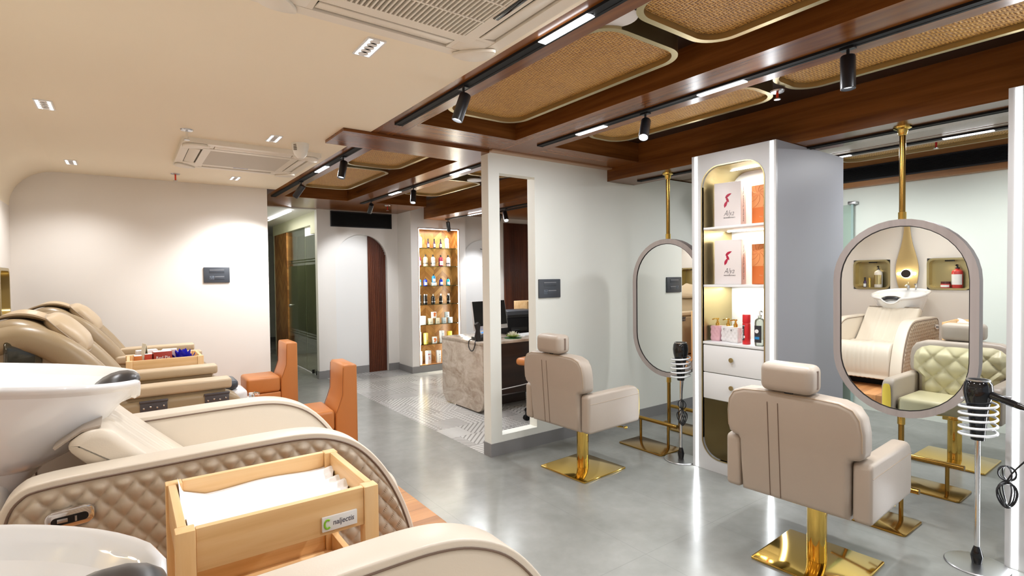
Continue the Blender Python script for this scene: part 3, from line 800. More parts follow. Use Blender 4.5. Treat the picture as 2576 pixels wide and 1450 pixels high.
downlight(0.90, -1.5, 'unseen fill downlight added behind the camera by the entrance')
downlight(-0.36, -1.5, 'unseen fill downlight added behind the camera along the left wall')

def cassette(x, y, lab, slats=True, broken=False):
    t = thing('ceiling_air_conditioner', lab, 'air conditioner', (x, y, ZC), group='ceiling cassettes')
    H = .49; ih = .29
    o = rrect(-H, H, -H, H, .02, 3); i_ = rrect(-ih, ih, -ih, ih, .01, 3)
    mb = MB()
    mb.ring(o, rrect(-.435, .435, -.435, .435, .02, 3), 'XY', -0.036, 0)
    mb.ring(rrect(-.345, .345, -.345, .345, .012, 3), i_, 'XY', -0.04, -0.002)
    mb.box(-.434, .434, -.434, .434, -.0055, -.001)
    for k in range(4):
        mr = Matrix.Rotation(PI/2*k, 4, 'Z')
        for q in (-1, 1): mb.box(*sorted((q*.2805, q*.36)), .3455, .4345, -.034, -.006, mat=mr)
        mb.box(.30, .435, .30, .435, -.0375, -.002, .01, mat=Matrix.Rotation(PI/2*k, 4, 'Z'))
    mb.build('panel', M['ac_white'], t)
    mb = MB()
    for k in range(4):
        mr = Matrix.Rotation(PI/2*k, 4, 'Z')
        mb.box(-.28, .28, .346, .434, -.012, -.006, mat=mr)
    mb.build('air_slot', M['ac_dark'], t)
    mb = MB()
    if slats:
        n = 30
        for k in range(n+1):
            q = -ih+.01+(2*ih-.02)*k/n
            mb.box(q-.0035, q+.0035, -ih, ih, -.042, -.028)
        for k in (-.145, 0, .145): mb.box(-ih, ih, k-.004, k+.004, -.043, -.026)
        mb.build('grille', M['ac_white'], t)
        MB().box(-ih, ih, -ih, ih, -.012, -.004).build('filter', M['ac_dark'], t)
    else:
        mb.box(-ih, ih, -ih, ih, -.040, -.01)
        mb.build('grille', plain('ac_mesh', (0.55, 0.50, 0.42), 0.6), t)
    for k in range(4):
        mr = Matrix.Rotation(PI/2*k, 4, 'Z')
        tilt = 0.18 if not (slats and k in (1,)) else 0.0
        MB().box(-.275, .275, -.036, .036, -.004, .004, .003, mat=mr @ Matrix.Translation((0, .392, -.030)) @ Matrix.Rotation(tilt, 4, 'X')).build('louver', M['ac_white'], t)
    for k in range(4):
        mr = Matrix.Rotation(PI/2*k, 4, 'Z')
        pts = [(.33, .47), (.40, .485), (.46, .46), (.485, .40), (.47, .33), (.42, .35), (.35, .42)]
        MB().prism(smooth(pts, 3), 'XY', -.052, -.037, .004, mat=mr).build('corner_cover', M['ac_white'], t)
    if broken:
        MB().box(-.05, .07, .301, .311, -.0415, -.0395).build('blue_tag', plain('tag_blue', (0.04, 0.09, 0.35), .4), t)
    else:
        MB().box(.30, .325, -.26, .10, -.044, -.039, .004).build('sensor_window', M['black_g'], t)
    return t
cassette(0.86, 1.60, 'large white ceiling cassette with open slatted grille, cut by the top of the picture')
cassette(0.84, 4.96, 'white ceiling cassette with plain mesh centre near the back wall', False, True)

def sprinkler(x, y, z, col, lab, drop=0.05):
    t = thing('sprinkler', lab, 'sprinkler', (x, y, z), group='fire sprinklers')
    MB().lathe([(0, 0), (.04, 0), (.036, -.008), (.012, -.010), (0, -.010)], 20).build('escutcheon', M['steel'], t)
    MB().cyl(0, 0, -drop-.016, -.0105, .007, 10).build('bulb', col, t)
    MB().cyl(0, 0, -drop-.022, -drop-.0165, .018, 16).build('deflector', M['steel'], t)
sprinkler(0.36, 4.26, ZC, M['chrome'], 'steel sprinkler with wide collar at the cassette corner')
sprinkler(0.41, 6.08, ZC, plain('red_cap', (0.85, 0.05, 0.01), .4), 'red capped sprinkler near the back wall')
sprinkler(3.09, 1.60, 2.56, bpy.data.materials['red_cap'], 'red bulbed sprinkler between two rattan panels', .028)
sprinkler(3.05, 7.2, ZC, M['red'], 'red sprinkler near the pier by the bottle display')
sprinkler(5.35, 1.47, 2.57, M['red'], 'red sprinkler by the far wall linear light')

t = thing('smoke_detector', 'white dome sensor hanging from the ceiling by the far cassette', 'sensor', (1.10, 4.24, ZC))
MB().lathe([(0, -.115), (.02, -.112), (.045, -.085), (.06, -.03), (.063, -.004), (.063, 0), (0, 0)], 24).build('dome', M['white_p'], t)
mb = MB()
for k in range(4): mb.box(.055, .062, -.012, .012, -.058+.012*k, -.052+.012*k, mat=Matrix.Rotation(-2.5, 4, 'Z'))
mb.build('vent_slots', M['ac_dark'], t)

def speaker(x, y, z, lab):
    t = thing('ceiling_speaker', lab, 'speaker', (x, y, z), group='round ceiling speakers')
    MB().lathe([(.066, 0), (.088, 0), (.088, .012), (.066, .012), (.066, 0)], 28).build('ring', M['white'], t)
    MB().lathe([(0, .006), (.065, .006), (.065, .012), (0, .012)], 28).build('mesh_cover', plain('mesh_white', (.62, .62, .62), .6), t)
speaker(1.70, 1.56, 2.585, 'round white ceiling speaker between the two near rattan panels')
speaker(3.13, 4.97, 2.555, 'round white ceiling speaker over the reception desk')

def air_grille(lab, loc, rz, wdt, h):
    t = thing('air_grille', lab, 'air grille', loc, rz, group='black slot air grilles')
    o = rrect(0, wdt, 0, h, .002, 1); i_ = rrect(.015, wdt-.015, .015, h-.015, .002, 1)
    MB().ring(o, i_, 'XZ', -.016, 0).build('frame', M['black'], t)
    mb = MB(); n = 11
    for k in range(n): mb.box(.012, wdt-.012, -.013, -.002, .018+(h-.036)*k/n, .018+(h-.036)*k/n+.008)
    mb.build('slats', M['black_m'], t)
    MB().box(.015, wdt-.015, -.0015, -.0005, .015, h-.015).build('back', plain('grille_back', (.004, .004, .004), .8), t)
air_grille('black slotted air grille above the white arched recess', (2.505, YA, 2.28), 0, .975, .237)
air_grille('long black slotted air grille high on the far right bulkhead', (6.40, 3.55, 2.475), -PI/2, 5.6, .155)

t = thing('pendant_bar', 'thin glowing bar light hanging in the glazed corridor', 'pendant light', (1.98, 8.98, 2.487))
MB().box(-.007, .007, -.76, .76, 0, .009).build('diffuser', M['led_track'], t)
MB().cyl(0, -.72, .0092, .033, .002, 6).cyl(0, .72, .0092, .033, .002, 6).build('wire', M['steel'], t)
lamp('bar_light', 'AREA', (0, 0, -.004), t, 8, (1, .98, .9), shape='RECTANGLE', size=.03, size_y=1.5)
t = thing('added_room_lamp', 'unseen lamp added to light the treatment room behind the frosted glass', 'lamp', (3.4, 9.4, 2.50))
MB().cyl(0, 0, 0, .019, .08, 20).build('diffuser', M['led_cove'], t)
lamp('room_fill', 'POINT', (0, 0, -.1), t, 130, (1, .97, .86), shadow_soft_size=.1)  # unseen lamp added so the room behind the glass isn't black

# ------------------------------------------------------------------ switch plates
def plate(loc, lab):
    t = thing('switch_plate', lab, 'switch plate', loc, group='black switch plates')
    MB().box(-.125, .125, -.016, 0, -.083, .083, .004).build('cover', M['dkgrey'], t)
    MB().box(-.072, .072, -.0185, -.0162, .022, .062, .002).build('switch_bank', M['dkgrey'], t)
    MB().box(-.024, .072, -.0185, -.0162, -.050, -.010, .002).build('switch_bank', M['dkgrey'], t)
    s = MB().box(-.072, -.026, -.0185, -.0162, -.050, -.010, .002).build('socket', plain('socket_grey', (.10, .115, .14), .4), t)
    mb = MB()
    for a, b in ((-.049, -.018), (-.060, -.037), (-.038, -.037)): mb.cyl(0, 0, 0, .0008, .0035, 8, mat=Matrix.Translation((a, -.0188, b)) @ Matrix.Rotation(PI/2, 4, 'X'))
    mb.build('pin_hole', M['black_m'], s)
    MB().box(-.070, .070, -.0195, -.0186, .050, .056).box(-.022, .070, -.0195, -.0186, -.022, -.016).build('switch_edge', M['grey'], t)
plate((0.80, 6.56, 1.55), 'black switch and socket plate on the plain back wall')
plate((3.057, YP, 1.386), 'black switch and socket plate on the slotted partition')
# ------------------------------------------------------------------ styling chairs
def quilt(y, z, py, pz, k=0.5):
    a = y/py+z/pz; b = y/py-z/pz
    return (abs(math.sin(PI*a))*abs(math.sin(PI*b)))**k
def lerp_tab(tab, z):
    for (a, b), (c, d) in zip(tab, tab[1:]):
        if z <= c: return b+(d-b)*(z-a)/(c-a) if c > a else d
    return tab[-1][1]
def styling_chair(loc, lab, rz=0.0):
    t = thing('styling_chair', lab, 'salon chair', loc, rz, group='gold based styling chairs')
    shear = Matrix.Identity(4); shear[0][2] = -0.07; shear[0][3] = 0.03
    MB().prism(rrect(-.235, .235, -.235, .235, .012, 3), 'XY', 0.0, 0.012, .003).build('base_plate', M['brass'], t)
    MB().cyl(0, 0, .0125, .335, .046, 28).build('column', M['brass'], t)
    MB().box(-.07, .12, -.05, .05, .335, .378, .006).box(-.1, -.06, .01, .05, .345, .375, .004).build('bracket', M['brass'], t)
    MB().tube([(.06, -.05, .355), (.10, -.16, .352), (.16, -.27, .345)], .007, 8).ball(.17, -.285, .344, .022, .012, .012, 10, 8).build('pump_lever', M['brass'], t)
    half = [(.248, .385), (.252, .52), (.253, .645), (.262, .662), (.29, .668), (.308, .682), (.315, .71), (.316, .79), (.306, .855), (.278, .900), (.22, .922), (.1, .929)]
    out = half + [(-a, b) for a, b in half[::-1]]
    back = MB().prism(out, 'YZ', -.305, -.185, .028, 4, shear).build('backrest', M['leather'], t, 50)
    tab = [(.385, .225), (.64, .228), (.66, .25), (.69, .285), (.79, .288), (.84, .27), (.872, .235), (.888, .18)]
    def fr(u, v):
        z = .40+.490*v; wv = lerp_tab(tab, z); y = (2*u-1)*wv
        e = min(1, 6*(1-abs(2*u-1)), 7*v+.05, 7*(1-v)+.05)
        x = -.188+e*(.022+.030*quilt(y, z, .15, .16, .45))
        return tuple(shear @ Vector((x, y, z)))
    MB().grid(fr, 84, 84).build('tufted_panel', M['leather_t'], t, 60)
    mb = MB()
    for i in range(-3, 4):
        for j in range(0, 8):
            if (i+j) % 2 == 0:
                y, z = i*.075, .40+j*.08
                y, z = i*.075, j*.08+.0
                if .45 < z < .86 and abs(y) < lerp_tab(tab, z)-.03:
                    mb.ball(*(shear @ Vector((-.168, y, z))), .007, .009, .009, 8, 6)
    mb.build('tuft_buttons', M['leather_t'], t)
    mb = MB()
    for y in (.048, .098): mb.tube([tuple(shear @ Vector((-.3055, y, z))) for z in [.40+.47*i/10 for i in range(11)]], .0022, 6)
    mb.build('back_seam', M['seam'], t)
    mb = MB(); pts = shrink(out, .004)
    mb.tube([tuple(shear @ Vector((-.2985, a, b))) for a, b in shrink(out, .009) if b > .695], .0028, 6)
    mb.build('back_piping', M['seam_l'], t)
    h = MB().box(-.375, -.245, -.122, .122, 0.932, 1.07, .036, 4).build('headrest', M['leather'], t, 50)
    MB().box(-.315, -.298, -.1228, -.1205, .96, 1.045).build('headrest_strap', M['seam'], h)
    MB().box(-.33, -.29, -.02, .02, .88, .95, .004).build('headrest_post', M['black'], t)
    MB().box(-.185, .235, -.250, .250, .385, .525, .035, 4).build('seat', M['leather_t'], t, 50)
    prof = rrect(-.295, .28, .385, .66, (.03, .075, .03, .025), 6)
    for s in (1, -1):
        a = MB().prism(prof, 'XZ', *sorted((s*.258, s*.335)), .018, 3).build('armrest', M['leather'], t, 50)
        MB().tube([(-.28, s*.3352, .595), (.265, s*.3352, .595)], .0018, 6).build('arm_seam', M['seam_l'], a)
        MB().prism(smooth([(s*.296-.024, .40), (s*.296+.024, .40), (s*.296+.026, .595), (s*.296, .625), (s*.296-.026, .595)], 3), 'YZ', .2805, .286).build('gold_inlay', plain('inlay_gold', (.80, .58, .07), .25, .35) if s > 0 else bpy.data.materials['inlay_gold'], a)
    return t
CH2 = styling_chair((2.87, 1.28, 0), 'tan styling chair nearest the camera, back turned, on a gold plate', .05)
c1 = dup(CH2, (2.85, 3.005, 0), 0.06, 'tan styling chair in front of the slotted partition, back turned, on a gold plate')
c3 = dup(CH2, (5.28, 1.32, 0), PI, 'tufted styling chair facing the camera behind the larger oval mirror')

# ------------------------------------------------------------------ oval mirrors on brass poles
MX = 3.94
def mirror_station(y, zc, lab, tilt=0.0, turn=0.0):
    t = thing('oval_mirror', lab, 'mirror', (MX+.03, y, 0), group='oval mirrors on brass poles')
    W, H = .385, .625
    def stad(w, h, n=20):
        s = h-w
        return [(w*math.cos(a), s+w*math.sin(a)) for a in [PI*i/n for i in range(n+1)]] + [(w*math.cos(a), -s+w*math.sin(a)) for a in [PI+PI*i/n for i in range(n+1)]]
    R = Matrix.Translation((0, 0, zc)) @ Matrix.Rotation(turn, 4, 'Z') @ Matrix.Rotation(tilt, 4, 'Y')
    o, i_ = stad(W, H), stad(W-.042, H-.042)
    MB().ring(o, i_, 'YZ', -.038, .038, R).build('frame', M['ash'], t)
    MB().ring(stad(W-.0421, H-.0421), stad(W-.047, H-.047), 'YZ', -.034, .034, R).build('inner_liner', M['black'], t)
    MB().prism(stad(W-.0475, H-.0475), 'YZ', -.030, -.004, mat=R).build('mirror_glass', M['mirror'], t)
    MB().prism(stad(W-.0475, H-.0475), 'YZ', .004, .030, mat=R).build('mirror_glass', M['mirror'], t)
    top = zc+H
    MB().cyl(0, 0, top+.001, 2.405, .017, 20).build('upper_pole', M['brass_dk'], t)
    MB().lathe([(.05, 2.41), (.048, 2.40), (.03, 2.392), (.026, 2.375), (.022, 2.36), (.018, 2.355)], 20).build('ceiling_flange', M['brass'], t)
    MB().cyl(0, 0, top+.0005, top+.045, .022, 20).build('collar', M['brass'], t)
    bot = zc-H
    MB().cyl(0, 0, .105, bot-.001, .016, 20).build('lower_pole', M['brass_dk'], t)
    MB().cyl(0, 0, bot-.05, bot-.0005, .021, 20).build('collar', M['brass'], t)
    MB().lathe([(0, .075), (.012, .08), (.02, .105), (.017, .115), (0, .115)], 16).build('pole_foot', M['brass'], t)
    return t
m1 = mirror_station(3.05, 1.195, 'oval mirror in pale frame beside the partition, partly behind the lit tower')
m2 = mirror_station(1.262, 1.205, 'larger looking oval mirror in pale frame right of the lit tower', -.0055, .0095)

def footrest(x, y, s, lab):
    t = thing('footrest', lab, 'footrest', (x, y, 0), PI if s < 0 else 0, group='brass footrests')
    MB().prism(rrect(-.145, .145, -.235, .235, .025, 4), 'XY', 0, .012, .003).build('base_plate', M['brass_dk'], t)
    for q in (-1, 1): MB().cyl(.06, q*.15, .0125, .205, .012, 14).build('post', M['brass_dk'], t)
    MB().tube([(.06, -.24, .212), (.06, .24, .212)], .017, 14).build('rail', M['brass_dk'], t)
    MB().tube([(.06, -.06, .206), (.15, -.06, .206)], .009, 10).build('cross_rod', M['brass_dk'], t)
footrest(3.665, 3.02, 1, 'brass footrest below the farther oval mirror, on the chair side')
footrest(4.345, 3.02, -1, 'brass footrest behind the farther oval mirror')
footrest(3.655, 1.33, 1, 'brass footrest half hidden behind the nearest styling chair')
footrest(4.45, 1.285, -1, 'brass footrest beyond the larger oval mirror, facing the opposite chair')

# ------------------------------------------------------------------ lit display towers
def tower(y0, lab, full=True):
    """front on X=3.57, spans y0..y0+0.66, 1.03 m deep"""
    t = thing('display_tower', lab, 'display tower', (3.57, y0, 0), group='white display towers')
    W, D, H = .66, 1.03, 2.405
    iy0, iy1, iz0, iz1 = .085, .57, .10, 2.30
    o = rrect(0, W, 0, H, .002, 8); i_ = rrect(iy0, iy1, iz0, iz1, .14, 8)
    MB().ring(o, i_, 'YZ', 0, .02).build('front_panel', M['white_t'], t)
    mb = MB(); mb.box(.0201, D, 0, .018, 0, H).box(.0201, D, W-.018, W, 0, H).box(.52, D, .018, W-.018, 0, H).box(.0201, .52, .018, W-.018, H-.02, H)
    mb.build('carcass', plain('tower_grey', (.50, .51, .56), .45), t)
    j = rrect(iy0-.008, iy1+.008, iz0-.008, iz1+.008, .148, 8)
    MB().ring(j, rrect(iy0, iy1, iz0, iz1, .14, 8), 'YZ', -.003, .40).build('niche_lining', M['brass_br'], t)
    MB().prism(shrink(j, .001), 'YZ', .4005, .41).build('niche_back', plain('niche_white', (.84, .85, .80), .5), t)
    for y in (.030, .622):
        MB().box(-.0022, -.0004, y-.012, y+.012, .004, H-.004).build('light_strip', M['led'], t)
        lamp('strip_light', 'AREA', (-.012, y, H/2), t, 4, (.93, .97, 1.0), shape='RECTANGLE', size=H, size_y=.03).rotation_euler = (0, PI/2, 0)
    for z in (1.835, 1.40):
        s = MB().box(.012, .399, iy0+.001, iy1-.001, z, z+.018, .002).build('shelf', M['white'], t)
        MB().box(.30, .325, iy0+.02, iy1-.02, z-.006, z-.0005, .002).build('shelf_light', M['led_cove'], s)
        lamp('shelf_lamp', 'AREA', (.31, (iy0+iy1)/2, z-.012), t, 3.2, (1, .98, .9), shape='RECTANGLE', size=.03, size_y=.42)
    MB().box(.22, .245, iy0+.09, iy1-.09, iz1-.008, iz1-.001, .002).build('top_light', M['led_cove'], t)
    lamp('top_lamp', 'AREA', (.23, (iy0+iy1)/2, iz1-.02), t, 3.2, (1, .98, .9), shape='RECTANGLE', size=.03, size_y=.35)
    c = MB().box(.02, .399, iy0+.001, iy1-.001, .545, .965).build('drawer_box', plain('drawer_case', (.5, .5, .5), .5), t)
    MB().box(.002, .399, iy0+.001, iy1-.001, .9655, .985, .002).build('counter', M['white'], t)
    for z0, z1 in ((.552, .748), (.754, .958)):
        d = MB().box(.004, .0195, iy0+.004, iy1-.004, z0, z1, .002).build('drawer', M['white'], t)
        MB().lathe([(0, 0), (.017, 0), (.017, .008), (.007, .010), (.007, .02), (0, .02)], 18, Matrix.Translation((-.0165, (iy0+iy1)/2, (z0+z1)/2+.01)) @ Matrix.Rotation(PI/2, 4, 'Y')).build('knob', M['brass_br'], d)
    return t
tw = tower(1.857, 'white display tower with brass niche, drawers and two glowing edge strips')
dup(tw, (3.57, 0.03, 0), None, 'white tower with glowing edge strip cut by the right border')

# products in the tower (front plane X = 3.57, shelf tops 1.853 / 1.418 / 0.985)
def gift_box(z, lab, rz):
    t = thing('gift_box', lab, 'box', (3.73, 2.295, z), rz, group='pale gift boxes in the tower')
    w, d, h = .20, .10, .335
    MB().box(-d/2, d/2, -w/2, w/2, 0, h, .002).build('box_body', M['pinkbox'], t)
    MB().box(-d/2+.001, d/2-.001, -w/2-.0006, -w/2-.0001, .001, h-.001).build('spine', M['pinkspine'], t)
    fr = (PI/2, 0, -PI/2)
    text('script_mark', 'Alya', .062, M['ink'], t, (-d/2-.001, -.01, h*.30), fr, shear=.45, sx=.7, off=-.0012)
    text('small_mark', 'PROFESSIONALS', .012, M['ink'], t, (-d/2-.001, -.015, h*.20), fr)
    text('spine_text', 'From flower. To product. To you.', .019, M['ink'], t, (0, -w/2-.0012, h*.5), (PI/2, -PI/2, 0))
    mb = MB()
    for cy, cz, a, s in ((-.005, .235, .9, 1.0), (0.0, .205, -.5, .9), (.012, .172, .35, 1.05)):
        pts = [(0, -.028*s), (.009*s, -.012*s), (.010*s, .002*s), (.004*s, .018*s), (-.006*s, .030*s), (-.009*s, .012*s), (-.009*s, -.010*s)]
        pts = [(cy+p*math.cos(a)-q*math.sin(a), cz+p*math.sin(a)+q*math.cos(a)) for p, q in pts]
        mb.prism(pts, 'YZ', -d/2-.0012, -d/2-.0003)
    mb.build('petal_marks', plain('petal_red', (.45, .01, .05), .4), t)
gift_box(1.854, 'pale gift box with red petals on the upper tower shelf', .17)
gift_box(1.419, 'pale gift box with red petals on the lower tower shelf', .20)
def orange_box(z, lab):
    t = thing('orange_box', lab, 'box', (3.855, 2.085, z), -.08, group='orange boxes in the tower')
    w, d, h = .15, .11, .30
    MB().box(-d/2, d/2, -w/2, w/2, 0, h, .002).build('box_body', M['orange'], t)
    MB().box(-d/2-.0006, -d/2-.0001, -w/2, w/2, h*.45, h).build('pale_panel', M['orange_p'], t)
    mb = MB(); r2 = random.Random(3)
    for k in range(9):
        a = k*2*PI/9
        cy, cz = .02, h*.80
        mb.tube([(-d/2-.001, max(-w/2+.004, min(w/2-.004, cy+(.012+.10*q)*math.cos(a+.9*q))), max(h*.46, min(h*.99, cz+(.012+.10*q)*math.sin(a+.9*q)))) for q in [i/8 for i in range(9)]], .0016, 5)
    mb.build('swirl_lines', plain('swirl', (.70, .22, .07), .5), t)
    text('small_mark', 'Alya', .016, plain('mark_o', (.8, .4, .2), .5), t, (-d/2-.001, 0, h*.22), (PI/2, 0, -PI/2))
orange_box(1.854, 'orange box with swirling flower on the upper tower shelf')
orange_box(1.419, 'orange box with swirling flower on the lower tower shelf')
zc = .986
def soap(y, x, mat, lab, letter=None, sharp=True):
    t = thing('soap_dispenser', lab, 'dispenser', (x, y, zc), group='gold pump dispensers')
    h, s = .115, .036
    def fac(u, v):
        a = 2*PI*u; z = h*v
        k = max(abs(math.cos(a)), abs(math.sin(a))); r = s/k
        b = quilt(a/(2*PI)*8, z/.03, 1.0, 1.4, .7)*.004
        e = min(1, 10*v+.3, 10*(1-v)+.3)
        return ((r+b-.002)*e**.2*math.cos(a), (r+b-.002)*e**.2*math.sin(a), z)
    mb = MB(); mb.grid(fac, 48, 20)
    mb.box(-s*.97, s*.97, -s*.97, s*.97, h-.004, h, .001); mb.box(-s*.9, s*.9, -s*.9, s*.9, 0, .004)
    mb.build('bottle_body', mat, t, 25)
    mb = MB(); mb.lathe([(0, h+.0002), (.015, h+.0002), (.015, h+.022), (.009, h+.024), (.009, h+.034), (.006, h+.036), (.006, h+.046), (.012, h+.048), (.012, h+.058), (0, h+.058)], 16)
    mb.tube([(0, 0, h+.053), (-.02, .012, h+.053), (-.036, .022, h+.048)], .005, 8)
    mb.build('pump', M['brass'], t)
    if letter: text('letter', letter, .022, M['ink'], t, (-s-.003, .012, h*.80), (PI/2, 0, -PI/2))
soap(2.372, 3.685, M['rose'], 'rose glass soap dispenser with gold pump, first on the tower counter')
soap(2.292, 3.70, M['ceramic'], 'white faceted soap dispenser lettered C with gold pump', 'C')
soap(2.208, 3.66, M['ceramic'], 'white faceted soap dispenser with gold pump beside the red can', 'R')
t = thing('shaving_foam_can', 'red shaving foam can with dark label on the tower counter', 'can', (3.635, 2.108, zc), -.35)
MB().lathe([(0, 0), (.026, 0), (.0275, .004), (.0275, .150), (.025, .155), (0, .155)], 24).build('can_body', M['red'], t)
MB().lathe([(0, .1555), (.026, .1555), (.0275, .16), (.0275, .212), (.025, .216), (0, .216)], 24).build('cap', plain('cap_red', (.70, .02, .03), .3), t)
MB().grid(lambda u, v: (.0279*math.cos(PI*.62+1.5*u), .0279*math.sin(PI*.62+1.5*u), .03+(.085+.03*u)*v), 12, 2).build('label', M['ink'], t)
text('brand_text', 'Gillette', .028, M['card'], t, (-.0295, .007, .075), (PI/2, -PI/2, -PI/2), sx=.9)
text('small_mark', 'FOAM', .010, M['card'], t, (-.0290, -.004, .135), (PI/2, 0, -PI/2))
MB().ball(-.027, -.008, .055, .002, .008, .010, 8, 6).build('foam_picture', M['card'], t)
t = pump_bottle('pump_bottle', 'clear pump bottle with black label next to the red can', (3.62, 2.0, zc), .034, .245, M['clear_b'], plain('pump_clear', (.75, .75, .72), .2), None)
MB().grid(lambda u, v: (.0352*math.cos(PI*.65+1.9*u), .0352*math.sin(PI*.65+1.9*u), .025+.12*v), 12, 1).build('label', M['ink'], t)
MB().cyl(0, 0, 0, .001, .014, 20, mat=Matrix.Translation((-.0358, .003, .105)) @ Matrix.Rotation(-PI/2, 4, 'Y')).build('label_disc', M['card'], t)
MB().grid(lambda u, v: (.0358*math.cos(PI*.75+1.2*u), .0358*math.sin(PI*.75+1.2*u), .048+.018*v), 10, 1).build('label_stripe', M['sky'], t)
t = thing('small_bottle', 'small dark blue bottle peeking out behind the red can', 'bottle', (3.76, 2.19, zc))
MB().lathe([(0, 0), (.02, 0), (.02, .10), (.012, .11), (.012, .13), (0, .13)], 16).build('bottle_body', M['blue'], t)
MB().lathe([(0, .1302), (.013, .1302), (.013, .15), (0, .15)], 12).build('cap', M['black'], t)

# ------------------------------------------------------------------ hair dryers on stands
def dryer_stand(x, y, lab, lab2, az, handle):
    t = thing('dryer_stand', lab, 'dryer stand', (x, y, 0), group='chrome dryer stands')
    MB().lathe([(0, 0), (.13, 0), (.132, .004), (.128, .009), (.09, .012), (0, .013)], 40).build('base_disc', M['steel'], t)
    MB().lathe([(0, .0135), (.02, .0135), (.026, .05), (.017, .085), (.012, .10), (0, .10)], 14).build('pole_boot', M['black_g'], t)
    MB().cyl(0, 0, .10, .645, .0115, 16).build('pole', M['chrome'], t)
    hx = [(.074*math.cos(a), .074*math.sin(a), .66+.035*a/(2*PI)) for a in [2*PI*5.2*i/120 for i in range(121)]]
    MB().tube([(0, 0, .645), (.04, 0, .652)]+hx, .0065, 8).build('coil_holder', M['coil'], t)
    d = thing('hair_dryer', lab2, 'hair dryer', (x, y, 0), az, group='black hair dryers')
    MB().lathe([(0, .645), (.028, .645), (.031, .68), (.037, .76), (.046, .82), (.056, .86), (.060, .895), (.056, .932), (.048, .945), (0, .945)], 26).build('barrel', M['black_g'], d)
    MB().lathe([(.040, .9455), (.049, .9455), (.049, .952), (.040, .952), (.040, .9455)], 26).build('rear_ring', M['steel'], d)
    MB().lathe([(0, .9452), (.0395, .9452), (.0395, .947), (0, .947)], 20).build('intake_mesh', M['black_m'], d)
    if handle == 'out':
        MB().tube([(.035, 0, .885), (.10, 0, .868), (.16, 0, .850), (.19, 0, .84)], [.021, .019, .017, .012], 12).build('handle', M['black_g'], d)
        MB().box(.10, .13, -.006, .006, .876, .888, .002).build('switch', M['grey'], d)
        st = (.195, 0, .838)
        path = [st, (.23, .0, .80), (.235, .0, .70), (.20, .01, .62), (.14, .02, .53), (.11, .02, .47)]
    else:
        MB().tube([(.03, 0, .845), (.05, 0, .80), (.056, 0, .75), (.056, 0, .715)], [.02, .018, .016, .011], 12).build('handle', M['black_g'], d)
        MB().box(.066, .076, -.005, .005, .76, .79, .002).build('switch', M['grey'], d)
        path = [(.056, 0, .712), (.055, 0, .64), (.035, .0, .56), (.03, 0, .48), (.03, 0, .42)]
    MB().tube(smooth(path, 6, False), .0035, 6).build('cable', M['black'], d)
    ex, ey, ez = path[-1]
    mb = MB()
    for k in range(5):
        ph = .35*k-.7
        loop = [(ex+.045*math.sin(a)*math.cos(ph)*.8, ey+.045*math.sin(a)*math.sin(ph)+.01*math.sin(2*a), ez-.06*(1-math.cos(a))-.004*k) for a in [2*PI*i/28 for i in range(28)]]
        mb.tube(loop, .0035, 6, True)
        loop2 = [(ex+.035*math.sin(a)*math.cos(ph), ey+.035*math.sin(a)*math.sin(ph), ez+.035*(1-math.cos(a))) for a in [2*PI*i/24 for i in range(24)]]
        if k % 2 == 0: mb.tube(loop2, .0035, 6, True)
    mb.build('cable_coil', M['black'], d)
dryer_stand(3.47, .775, 'chrome dryer stand with clear coil in front of the cut off tower', 'black hair dryer with handle swung out towards the right border', -1.75, 'out')
dryer_stand(3.60, 2.65, 'chrome dryer stand with clear coil beside the lit tower', 'black hair dryer hanging in the coil between oval mirror and tower', -2.2, 'down')
